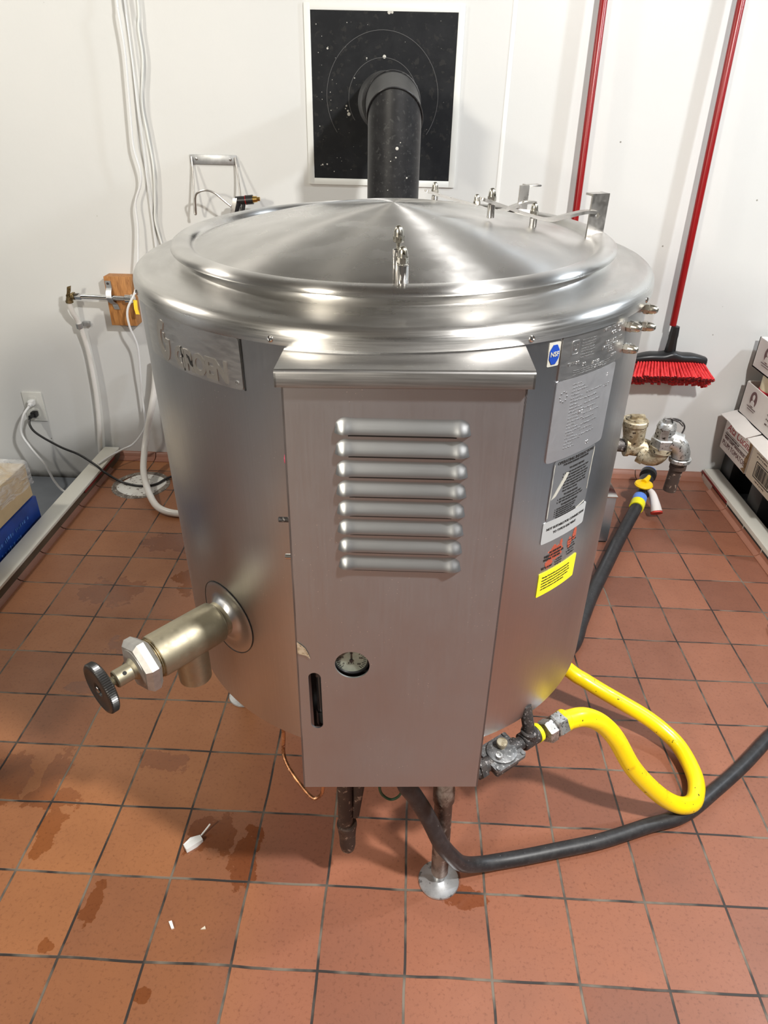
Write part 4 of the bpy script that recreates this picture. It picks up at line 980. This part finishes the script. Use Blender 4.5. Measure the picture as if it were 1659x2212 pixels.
g = BM(); tube(g, [(-8.36, 12.36, 4.28), (-8.36, 12.45, 4.0), (-8.33, 12.6, 3.68), (-8.28, 12.66, 3.1), (-8.27, 12.66, 2.5), (-8.30, 12.66, 1.75), (-8.38, 12.66, .96), (-8.48, 12.64, .2), (-8.50, 12.6, -.6)], .062, 14); obj('line', xform(g, lambda c: c-o3), M['white_hose'], ph)
g = BM(); lathe(g, [(.075, 0), (.075, .12)], 20, (-8.335, 12.58, 3.70), (.05, .1, -1)); box(g, (-8.20, 12.72, 3.66), (.18, .08, .12), bev=.01); obj('pipe_clamp', xform(g, lambda c: c-o3), M['strap'], ph)

# ------------------------------------------------------------------ hanging wires
def single(name, pts, r, mat, label, cat, group=None, n=10, k=8):
    g = BM(); o_ = Vector(pts[len(pts)//2]); tube(g, pts, r, n, k)
    return obj(name, g, mat, None, label, cat, group, origin=o_)
single('hanging_cable', [(-6.22, 12.62, 11.5), (-6.24, 12.6, 10.16), (-6.23, 12.55, 9.97), (-6.21, 12.55, 9.4), (-6.24, 12.55, 8.84), (-6.30, 12.55, 8.0), (-6.32, 12.55, 7.57), (-6.25, 12.55, 7.12), (-6.29, 12.55, 6.84), (-6.46, 12.55, 6.46),
        (-6.47, 12.5, 5.97), (-6.55, 12.4, 5.26), (-6.67, 12.3, 4.63), (-6.90, 12.2, 4.18), (-6.92, 12.2, 3.78), (-6.85, 12.3, 3.28), (-6.93, 12.4, 2.56), (-7.02, 12.5, 1.94), (-7.05, 12.5, 1.3), (-7.12, 12.5, .95), (-7.45, 12.45, .55), (-7.75, 12.3, .42), (-7.97, 12.0, .36), (-8.1, 11.6, .345)],
       .026, M['white_plastic'], 'thin wavy white cable passing in front of the wooden block', 'cable')
single('hanging_cable', [(-6.1, 12.72, 11.5), (-6.13, 12.72, 10.17), (-6.14, 12.72, 9.17), (-6.16, 12.7, 8.18), (-6.17, 12.7, 6.83), (-6.19, 12.7, 5.4), (-6.2, 12.7, 4.0), (-6.3, 12.6, 2.0), (-6.3, 12.6, .2)],
       .018, M['white_plastic'], 'thin straight white cable hanging down the wall, middle of the hanging cables', 'cable')
single('hanging_cable', [(-5.85, 12.74, 11.5), (-5.87, 12.74, 10.1), (-5.92, 12.72, 9.72), (-5.92, 12.72, 9.17), (-6.06, 12.72, 8.43), (-6.03, 12.72, 7.83), (-6.0, 12.72, 7.2), (-6.06, 12.72, 6.55), (-6.12, 12.72, 6.06), (-6.02, 12.72, 5.4), (-5.9, 12.7, 4.2), (-5.9, 12.7, 2.2), (-5.9, 12.6, .3)],
       .022, M['plateframe'], 'thicker wavy white cable down the wall, rightmost of the hanging cables', 'cable')

# ------------------------------------------------------------------ outlet with cords
ot = empty('power_outlet', (-10.08, 12.8, 1.38), 'white duplex wall outlet with two plugs low on the left wall', 'outlet'); o3 = Vector((-10.08, 12.8, 1.38))
g = BM(); box(g, (-10.08, 12.775, 1.38), (.53, .05, .82), bev=.02); obj('face_plate', xform(g, lambda c: c-o3), M['outlet'], ot)
for z in (1.55, 1.2):
    g = BM(); s = shape2d([rrect(-.11, -.13, .11, .13, .06)], .012); merge(g, xform(s, lambda q: Vector((-10.08+q.x, 12.745-q.z, z+q.y)))); obj('receptacle', xform(g, lambda c: c-o3), M['outlet'], ot)
def cord(nm, plug, pts, r, mt, label, cat='cord'):
    e = empty(nm, plug, label, cat); o_ = Vector(plug); g = BM(); tube(g, [Vector(p)-o_ for p in pts], r, 10); obj('cord', g, mt, e)
    g = BM(); box(g, (0, -.10, 0), (.16, .18, .16), bev=.04); tube(g, [(0, -.15, -.0), Vector(pts[0])-o_], .05, 10, smooth=False); obj('plug', g, mt, e); return e
cord('white_power_cord', (-10.06, 12.74, 1.54), [(-10.06, 12.48, 1.50), (-10.18, 12.3, 1.29), (-10.28, 12.2, .87), (-10.08, 12.1, .50), (-9.75, 12.0, .05), (-9.58, 11.95, -.40), (-9.38, 11.9, -.66), (-9.05, 11.8, -.71), (-8.7, 11.6, -.715), (-8.45, 11.3, -.715)], .032, M['white_plastic'], 'white power cord from the upper socket drooping to the grey floor')
cord('black_power_cord', (-10.06, 12.74, 1.22), [(-10.10, 12.45, 1.20), (-10.06, 12.3, 1.05), (-9.8, 12.1, .90), (-9.11, 11.8, .70), (-8.56, 11.6, .60), (-8.06, 11.36, .44), (-7.82, 11.26, .30), (-7.4, 11.16, .10), (-6.89, 11.04, .06), (-6.51, 11.14, .06), (-6.28, 11.54, .06), (-5.8, 11.95, .06), (-5.0, 12.0, .05)], .03, M['blackplastic'], 'black power cord from the lower socket crossing the curb to the tiled floor')
single('white_water_hose', [(-6.50, 12.45, 2.9), (-6.60, 12.35, 2.18), (-6.77, 12.2, 1.5), (-6.92, 12.1, .95), (-6.93, 11.8, .60), (-6.78, 11.2, .34), (-6.36, 10.35, .20), (-5.97, 9.86, .13), (-5.48, 9.72, .09), (-5.03, 9.86, .085), (-4.2, 10.3, .085), (-3.4, 10.4, .085)], .082, M['white_hose'], 'thick white hose curving down past the floor drain and behind the kettle', 'hose', n=16)

# ------------------------------------------------------------------ floor drain
dr = empty('floor_drain', (-6.9, 11.2, 0), 'round floor drain with worn white cover near the back left corner', 'drain')
g = BM(); lathe(g, [(.72, 0), (.71, .012), (.56, .016)], 48, cap0=False, cap1=False); obj('drain_rim', g, M['grime'], dr)
g = BM(); lathe(g, [(.58, .004), (.57, .022), (.45, .03), (0, .032)], 48, (.03, -.03, 0), cap0=False)
for v in g.verts: v.co.x += .04*math.sin(7*v.co.y); 
obj('drain_cover', g, M['drain'], dr)

# ------------------------------------------------------------------ stainless stand at rear right
sd = empty('equipment_stand', (3.9, 9.95, 0), 'low stainless steel box standing on the floor behind the kettle at right', 'stand')
g = BM(); box(g, (0, 0, .62), (1.15, 1.25, 1.16), bev=.02); obj('housing', g, M['panel'], sd)
g = BM(); box(g, (0, 0, 1.20), (1.19, 1.29, .03), bev=.008); obj('top_plate', g, M['bright'], sd)
for sx in (-1, 1):
    for sy in (-1, 1): g = BM(); box(g, (sx*.45, sy*.5, .02), (.2, .2, .04)); obj('foot', g, M['blackplastic'], sd)

# ------------------------------------------------------------------ hoses on the floor
yh = empty('yellow_gas_hose', (1.79, 1.84, 2.23), 'yellow coated gas hose looping from the gas tee over the tiled floor', 'hose'); o3 = Vector((1.79, 1.84, 2.23))
hz = [(1.79, 1.84, 2.23), (2.06, 1.96, 2.19), (2.34, 2.07, 1.98), (2.58, 2.09, 1.7), (2.88, 2.09, 1.2), (3.19, 2.13, .8), (3.53, 2.18, .45), (3.82, 2.23, .28), (4.06, 2.42, .18), (4.20, 2.80, .16), (4.14, 3.30, .20), (3.93, 3.56, .30), (3.66, 3.72, .42), (3.35, 3.84, .54), (3.04, 3.95, .66), (2.76, 4.08, .76), (2.52, 4.22, .84), (1.9, 4.9, 1.0), (1.0, 6.2, .8), (.2, 8.0, .3), (0, 10.5, .13), (0, 12.3, .13)]
g = BM(); tube(g, [Vector(p)-o3 for p in hz], .118, 20); obj('hose_tube', g, M['yellow'], yh)
n0 = w2k((0, 0, 0)); hd = (Vector(hz[1])-o3).normalized(); hd = (K_R@gd_).normalized()
g = BM(); lathe(g, [(.118, -.03), (.135, -.02), (.138, .04), (.122, .06)], 28, (0, 0, 0), hd); obj('hose_sleeve', g, M['yellow'], yh)
g = BM(); hexnut(g, -hd*.17, -hd*.01, .15, .12); cyl(g, -hd*.20, -hd*.15, .10, n=20); obj('union_nut', g, M['galv'], yh, sharp=25)
g = BM(); hexnut(g, -hd*.31, -hd*.185, .145, .12, rot=.4); obj('union_nut', g, M['galv'], yh, sharp=25)
bz = [(-.22, 1.5, 2.9), (-.17, 1.05, 2.6), (-.10, .92, 2.2), (.03, .95, 1.9), (.2, .98, 1.5), (.38, 1.0, 1.0), (.55, 1.08, .62), (.70, 1.16, .36), (.92, 1.28, .18), (1.21, 1.38, .115), (1.58, 1.47, .11), (1.96, 1.57, .11), (2.61, 1.75, .11), (3.3, 2.01, .11), (3.87, 2.22, .11), (4.48, 2.67, .11), (5.05, 3.13, .11), (5.57, 3.60, .11), (6.1, 4.1, .11), (6.7, 5.0, .11), (7.0, 6.5, .11)]
bz = [(p[0]+(0 if p[1] > 0 else 0), p[1], p[2]) for p in bz]
single('black_rubber_hose', bz, .098, M['rubber'], 'thick black rubber hose from under the kettle sweeping right across the front floor', 'hose', n=18)
bh = empty('black_hose_with_tap', (5.6, 11.0, 0), 'black rubber hose with a yellow shut-off tap running along the floor behind the kettle', 'hose'); o3 = Vector((5.6, 11.0, 0))
bp = [(5.32, 10.30, .40), (5.0, 9.75, .30), (4.69, 9.2, .22), (4.13, 8.12, .17), (3.62, 7.12, .15), (3.25, 6.3, .15), (2.87, 5.5, .15), (2.0, 4.9, .15), (1.0, 5.6, .15)]
g = BM(); tube(g, [Vector(p)-o3 for p in bp], .14, 20); obj('hose_tube', g, M['rubber'], bh)
ax = (Vector((5.98, 11.75, .55))-Vector((5.32, 10.30, .40))).normalized(); pb = Vector((5.32, 10.30, .40))-o3
g = BM(); lathe(g, [(.165, 0), (.17, .05), (.17, .24), (.15, .26)], 16, pb-ax*.02, ax); obj('yellow_collar', g, M['yellow_collar'], bh)
g = BM(); lathe(g, [(.16, .24), (.165, .26), (.165, .46), (.15, .48)], 20, pb, ax); obj('blue_coupling', g, M['blue_band'], bh)
g = BM(); lathe(g, [(.12, .46), (.13, .5), (.13, 1.0), (.17, 1.05), (.17, 1.35), (.12, 1.37), (.12, 1.5), (.20, 1.52), (.20, 1.66), (.14, 1.68)], 24, pb, ax); box(g, pb+ax*1.1+Vector((.08, 0, -.18)), (.14, .2, .3), bev=.03); obj('tap_body', g, M['blackplastic'], bh)
g = BM(); lathe(g, [(.165, 1.56), (.19, 1.565), (.19, 1.70), (.10, 1.70)], 24, pb, ax); obj('blue_ring', g, M['blue_band'], bh)
g = BM(); q = pb+ax*.72; lathe(g, [(.10, .10), (.10, .16), (.20, .18), (.22, .21), (.20, .25), (.08, .27), (0, .27)], 28, q); tube(g, [q+Vector((0, .02, .27)), q+Vector((.10, .12, .30)), q+Vector((.17, .22, .33))], lambda s_: .075-.03*s_, 12); obj('tap_handle', g, M['yellow_tap'], bh)
g = BM(); tube(g, [q+Vector((.10, 0, .12)), q+Vector((.20, -.14, .05)), q+Vector((.24, -.34, -.1)), q+Vector((.26, -.5, -.25))], lambda s_: .05+.09*s_, 12); obj('cloth_tag', g, M['tissue'], bh)
g = BM(); tube(g, [q+Vector((.26, -.5, -.25)), q+Vector((.262, -.53, -.28))], .14, 12, smooth=False); obj('cloth_tip', g, M['red_tip'], bh)

# ------------------------------------------------------------------ boxes on the left
def hbox(bm, x0, x1, y0, y1, z0, z1, bev=.02): return box(bm, ((x0+x1)/2, (y0+y1)/2, (z0+z1)/2), (x1-x0, y1-y0, z1-z0), bev=bev)
g = BM(); hbox(g, -11.6, -8.52, 5.2, 9.25, -.72, .72); bb = obj('cardboard_carton', g, M['card_blue'], None, 'dark blue printed carton on the grey floor at the left edge, under the tan carton', 'box', origin=(-10, 7.2, -.7))
g = BM()
for i, z in enumerate((.40, .16)):
    merge(g, xform(scribble(1.3-.4*i, .12, 7+i), lambda q: Vector((-8.512+q.z+10, 8.9-1.4+q.x-7.2, z+q.y+.7))))
obj('carton_print', g, plain('pale_blue_print', srgb(80, 130, 215), .6, 0, .5, 30), bb)
tb = empty('wrapped_carton', (-10, 7.2, .74), 'tan cardboard carton half covered in clear plastic wrap on top of the blue carton', 'box')
g = BM(); hbox(g, -1.6, 1.44, -2.0, 2.02, .0, .80); obj('carton', g, M['card_tan'], tb)
g = BM(); nn = 28
G = []
rng = random.Random(9)
prof = [(-1.66, .3), (-1.65, .84), (0, .86), (1.40, .845), (1.475, .82), (1.485, .6), (1.49, .42), (1.50, .30)]
for i in range(nn+1):
    y = -2.05+4.12*i/nn; row = []
    for (x, z) in prof: row.append(g.verts.new((x+rng.uniform(-.012, .012), y, z+rng.uniform(-.012, .018)+(.25*(1-i/nn) if z < .35 and x > 0 else 0))))
    G.append(row)
for a, b in zip(G, G[1:]):
    for j in range(len(prof)-1): g.faces.new((a[j], b[j], b[j+1], a[j+1]))
obj('plastic_wrap', g, M['film'], tb, sharp=80)

# ------------------------------------------------------------------ boxes on the right
pz = empty('plastic_pallet', (9.6, 9.5, -.1), 'black plastic pallet behind the right curb under the tomato cartons', 'pallet')
g = BM()
hbox(g, -1.4, 1.6, -4.5, 3.2, .92, 1.06)
for y in (-4.2, -1.6, 1.2, 2.9): hbox(g, -1.4, 1.6, y-.3, y+.3, 0, .93)
obj('deck', g, M['blackplastic'], pz)
def carton(nm, x0, x1, y0, y1, z0, z1, mt, label):
    o_ = Vector(((x0+x1)/2, (y0+y1)/2, z0)); e = empty(nm, o_, label, 'box'); g = BM(); hbox(g, x0-o_.x, x1-o_.x, y0-o_.y, y1-o_.y, 0, z1-z0, .02); c_ = obj('carton', g, mt, e); return e, o_, c_
def side_text(e, o_, items, x):
    """items on the face looking towards -x: (text,y_start,z,cap,mat,shear); text runs towards -y"""
    for tx, ys, z, h, mt, sh, bo in items:
        g = xform(text_bm(tx, h, .003, 'LEFT', bo, 1, 1, sh), lambda q: Vector((x-.004-q.z, ys-q.x, z+q.y))-o_); obj('printed_text', g, M[mt], e)
X0 = 8.0
e, o_, c_ = carton('tomato_carton', X0, 9.9, 11.13, 12.7, .97, 1.93, M['card_white'], 'white carton with red script and plum tomatoes lettering at the back of the pallet')
side_text(e, o_, [('Alta Cucina', 12.54, 1.53, .20, 'ink_red', .35, -.002), ('ITALIAN STYLE WITH BASIL LEAF', 12.56, 1.405, .04, 'ink_dk', 0, 0), ('"WEST COAST" WHOLE PEELED', 12.56, 1.30, .06, 'ink_brown', 0, .001), ('PLUM TOMATOES', 12.60, 1.12, .125, 'ink_brown', 0, 0)], X0)
g = BM(); box(g, (X0-.004-o_.x, 11.85-o_.y, 1.375-o_.z), (.006, 1.36, .012)); box(g, (X0-.004-o_.x, 11.85-o_.y, 1.47-o_.z), (.006, 1.36, .008)); obj('printed_rule', g, M['ink_dk'], e)
g = BM()
for lp in ([(11.16, 1.9), (11.26, 1.75), (11.20, 1.5), (11.30, 1.3), (11.22, 1.1), (11.36, 1.02), (11.13, .99), (11.13, 1.9)], [(12.5, 1.86), (12.46, 1.74), (12.33, 1.78), (12.27, 1.72), (12.24, 1.80), (12.4, 1.84)], [(12.0, 1.88), (11.9, 1.78), (11.7, 1.80), (11.6, 1.70), (11.56, 1.78), (11.8, 1.88)]):
    s = shape2d([[(a, b) for a, b in lp]], .003); merge(g, xform(s, lambda q: Vector((X0-.004-q.z, q.x, q.y))-o_))
obj('torn_patch', g, M['card_brown'], e)
g = BM(); ribbon(g, [Vector((8.02, 12.65, 1.965))-o_, Vector((8.0, 12.1, 2.0))-o_, Vector((7.99, 11.6, 1.965))-o_, Vector((8.01, 11.15, 1.99))-o_], .50, .02, (1, 0, .35)); obj('lid_flap', g, M['card_white'], e)
e, o_, c_ = carton('tomato_carton', X0+.01, 9.9, 8.6, 11.08, .97, 1.93, M['card_cream'], 'cream carton with a black barcode, in front of the plum tomatoes carton')
g = BM()
s = shape2d([rrect(9.9, 1.13, 10.75, 1.52, .03), rrect(9.92, 1.15, 10.73, 1.50, .02)], .003); merge(g, xform(s, lambda q: Vector((X0+.006-q.z, q.x, q.y))-o_))
yy = 9.98; rng = random.Random(2)
while yy < 10.68:
    w = rng.choice((.010, .018, .028)); box(g, (X0+.006-o_.x, yy-o_.y, 1.325-o_.z), (.006, w, .30)); yy += w+rng.choice((.014, .02, .03))
obj('barcode', g, M['ink_bk'], e)
g = BM()
for i_, (ys, z, w_) in enumerate(((10.85, 1.66, .6), (10.8, 1.59, .5), (10.6, 1.05, .5))): merge(g, xform(scribble(w_, .04, 90+i_), lambda q: Vector((X0+.006-q.z, ys-q.x, z+q.y))-o_))
obj('small_print', g, M['ink_dk'], e)
side_text(e, o_, [('Packed by', 10.85, 1.74, .07, 'ink_dk', 0, 0)], X0+.01)
g = BM(); ribbon(g, [Vector((8.05, 11.1, 1.985))-o_, Vector((8.0, 10.4, 2.01))-o_, Vector((8.04, 9.6, 1.97))-o_, Vector((8.02, 8.7, 1.99))-o_], .50, .02, (1, 0, .30)); fo = obj('lid_flap', g, M['card_white'], e)
for (ya, zb_, i_, lab) in ((12.52, 2.03, 0, 'lower'), (12.56, 3.20, 1, 'upper')):
    yb = 8.6; x0 = 8.12+.02*i_; hgt = (.81, .72)[i_]
    o_ = Vector((x0+.9, 10.5, zb_)); e = empty('cardboard_tray', o_, 'white cardboard tray with oval portrait mark, %s of the two above the cartons' % lab, 'tray', 'white cardboard trays')
    g = BM()
    for (a0, a1, b0_, b1) in ((x0, x0+.03, yb, ya), (x0+1.8, x0+1.83, yb, ya), (x0, x0+1.83, ya-.03, ya), (x0, x0+1.83, yb, yb+.03)): hbox(g, a0-o_.x, a1-o_.x, b0_-o_.y, b1-o_.y, 0, hgt, 0)
    hbox(g, x0-o_.x, x0+1.83-o_.x, yb-o_.y, ya-o_.y, 0, .03, 0); obj('tray', g, M['card_white'], e)
    # oval portrait emblem: dark oval, pale head and shoulders
    def onface(q, y_, z_, off=.0): return Vector((x0-.004-q.z-off, y_-q.x, z_+q.y))-o_
    yc = 11.95; zc = zb_+(.53, .44)[i_]
    g = xform(shape2d([circ2d(0, 0, .17, .19, 40)], .002), lambda q: onface(q, yc, zc)); em = obj('emblem_oval', g, M['ink_brown'], e)
    g = BM(); merge(g, xform(shape2d([circ2d(0, .05, .055, .07, 24)], .002), lambda q: onface(q, yc, zc, .004))); merge(g, xform(shape2d([[(-.11, -.16), (-.08, -.06), (-.03, -.03), (.03, -.03), (.08, -.06), (.11, -.16)]], .002), lambda q: onface(q, yc, zc, .004))); obj('emblem_figure', g, M['card_white'], em)
    g = BM(); box(g, Vector((x0-.006, yc, zc-.215))-o_, (.006, .46, .014)); box(g, Vector((x0-.006, yc, zc-.27))-o_, (.006, .36, .010)); obj('emblem_rule', g, M['ink_dk'], e)
    g = BM()
    for i_ in range(3): merge(g, xform(scribble(.6, .05, 60+i_), lambda q: onface(q, 11.15, zb_+.46-.11*i_)))
    obj('printed_text', g, M['ink_dk'], e)
# tubs in the lower tray (seen) and upper tray
tubs = [(9.0-.40, 11.85), (8.62, 10.85), (8.62, 9.85)]
g0 = None
for i, (x, y) in enumerate(tubs):
    o_ = Vector((x, y, 2.06)); e = empty('food_tub', o_, ('cream tub with a red band standing in the lower cardboard tray, nearest the wall', 'cream tub with a red band in the lower tray, second from the wall', 'cream tub with a red band in the lower tray, third from the wall')[i], 'tub', 'tubs in the cardboard tray')
    g = BM(); lathe(g, [(.38, 0), (.42, .06), (.43, .55), (.43, 1.07), (.40, 1.12), (0, 1.135)], 36); obj('tub', g, M['tub'], e)
    g = BM(); lathe(g, [(.432, .54), (.445, .55), (.445, .78), (.432, .79)], 36, cap0=False, cap1=False); obj('red_band', g, M['tub_red'], e)

# ------------------------------------------------------------------ debris
def crumb(x, y, pts, h, rotz, label, mt='white_plastic'):
    s = shape2d([pts], h/2); R_ = Matrix.Rotation(rotz, 3, 'Z'); xform(s, lambda q: R_@Vector((q.x, q.y, q.z+h/2+.002))+Vector((x, y, 0)))
    return s
g = crumb(-2.84, 1.47, [(-.12, -.06), (.02, -.07), (.12, -.05), (.13, .05), (0, .07), (-.11, .06)], .05, .75, ''); 
for v in g.verts:
    if v.co.z > .03: v.co.z += .02*math.sin(30*v.co.x)
tube(g, [(-2.76, 1.58, .04), (-2.70, 1.66, .08), (-2.66, 1.70, .12)], .012, 6)
obj('plastic_scrap', g, M['white_plastic'], None, 'crumpled white plastic scrap lying on a wet tile in the front left', 'scrap', origin=(-2.84, 1.47, 0))
obj('paper_scrap', crumb(-2.81, .42, [(-.05, -.015), (.05, -.02), (.06, .01), (-.04, .02)], .02, -.9, ''), M['card_white'], None, 'tiny white sliver on the floor below the wet tile', 'scrap', origin=(-2.81, .42, 0))
obj('paper_scrap', crumb(-2.42, .40, [(-.03, -.01), (.03, -.015), (.02, .02)], .015, .2, ''), M['card_cream'], None, 'tiny cream crumb on the floor right of the white sliver', 'scrap', origin=(-2.42, .40, 0))

# ------------------------------------------------------------------ lights (ceiling lamps of the room)
def lamp(name, loc, size, energy, color, target, shape='SQUARE', sy=None):
    l = bpy.data.lights.new(name, 'AREA'); l.shape = 'RECTANGLE' if sy else shape; l.size = size*S
    if sy: l.size_y = sy*S
    l.energy = energy; l.color = color
    o = bpy.data.objects.new(name, l); col.objects.link(o); o.location = Vector(loc)*S
    d = (Vector(target)-Vector(loc)); o.rotation_euler = d.to_track_quat('-Z', 'Y').to_euler(); return o
lamp('ceiling_lamp_main', (6.2, -3.4, 15.3), .8, 74, (1, .98, .95), (1, 4, 2))
lamp('ceiling_lamp_right', (15, 6, 15.2), 1.0, 33, (.84, .92, 1), (0, 7, 4))
lamp('ceiling_lamp_left', (-14.5, 5.5, 15.2), 1.0, 24, (1, .94, .84), (0, 7, 4))
lamp('ceiling_lamp_front_left', (-11, -13.2, 12.6), 2.0, 50, (1, .93, .80), (0, 6, 3))
lamp('ceiling_lamp_far', (18, -13.3, 14.8), 3.0, 10, (1, .97, .93), (-4, 8, 4))
w = bpy.data.worlds.new('world'); scn.world = w; w.use_nodes = True
w.node_tree.nodes['Background'].inputs[0].default_value = (.9, .95, 1, 1); w.node_tree.nodes['Background'].inputs[1].default_value = .3

# ------------------------------------------------------------------ camera
f, pitch, yaw, roll = 1497.05055, .537272735, -.0286901261, .0238819607
Cc = Vector((-.24274830, -4.09791787, 8.58975206))
cy, sy_, cp, sp_ = math.cos(yaw), math.sin(yaw), math.cos(pitch), math.sin(pitch)
F = Vector((sy_*cp, cy*cp, -sp_)); R0 = Vector((cy, -sy_, 0)); U0 = R0.cross(F)
cr, sr = math.cos(roll), math.sin(roll); Rt = R0*cr+U0*sr; Up = -R0*sr+U0*cr
cd = bpy.data.cameras.new('camera'); co = bpy.data.objects.new('camera', cd); col.objects.link(co)
cd.sensor_fit = 'VERTICAL'; cd.sensor_height = 36; cd.lens = 36*f/2212; cd.clip_start = .01
co.matrix_world = Matrix.Translation(Cc*S) @ Matrix((Rt, Up, -F)).transposed().to_4x4()
scn.camera = co
scn.view_settings.view_transform = 'Standard'; scn.view_settings.look = 'None'; scn.view_settings.gamma = 1; scn.view_settings.exposure = .24
try: scn.view_settings.use_curve_mapping = False
except Exception: pass
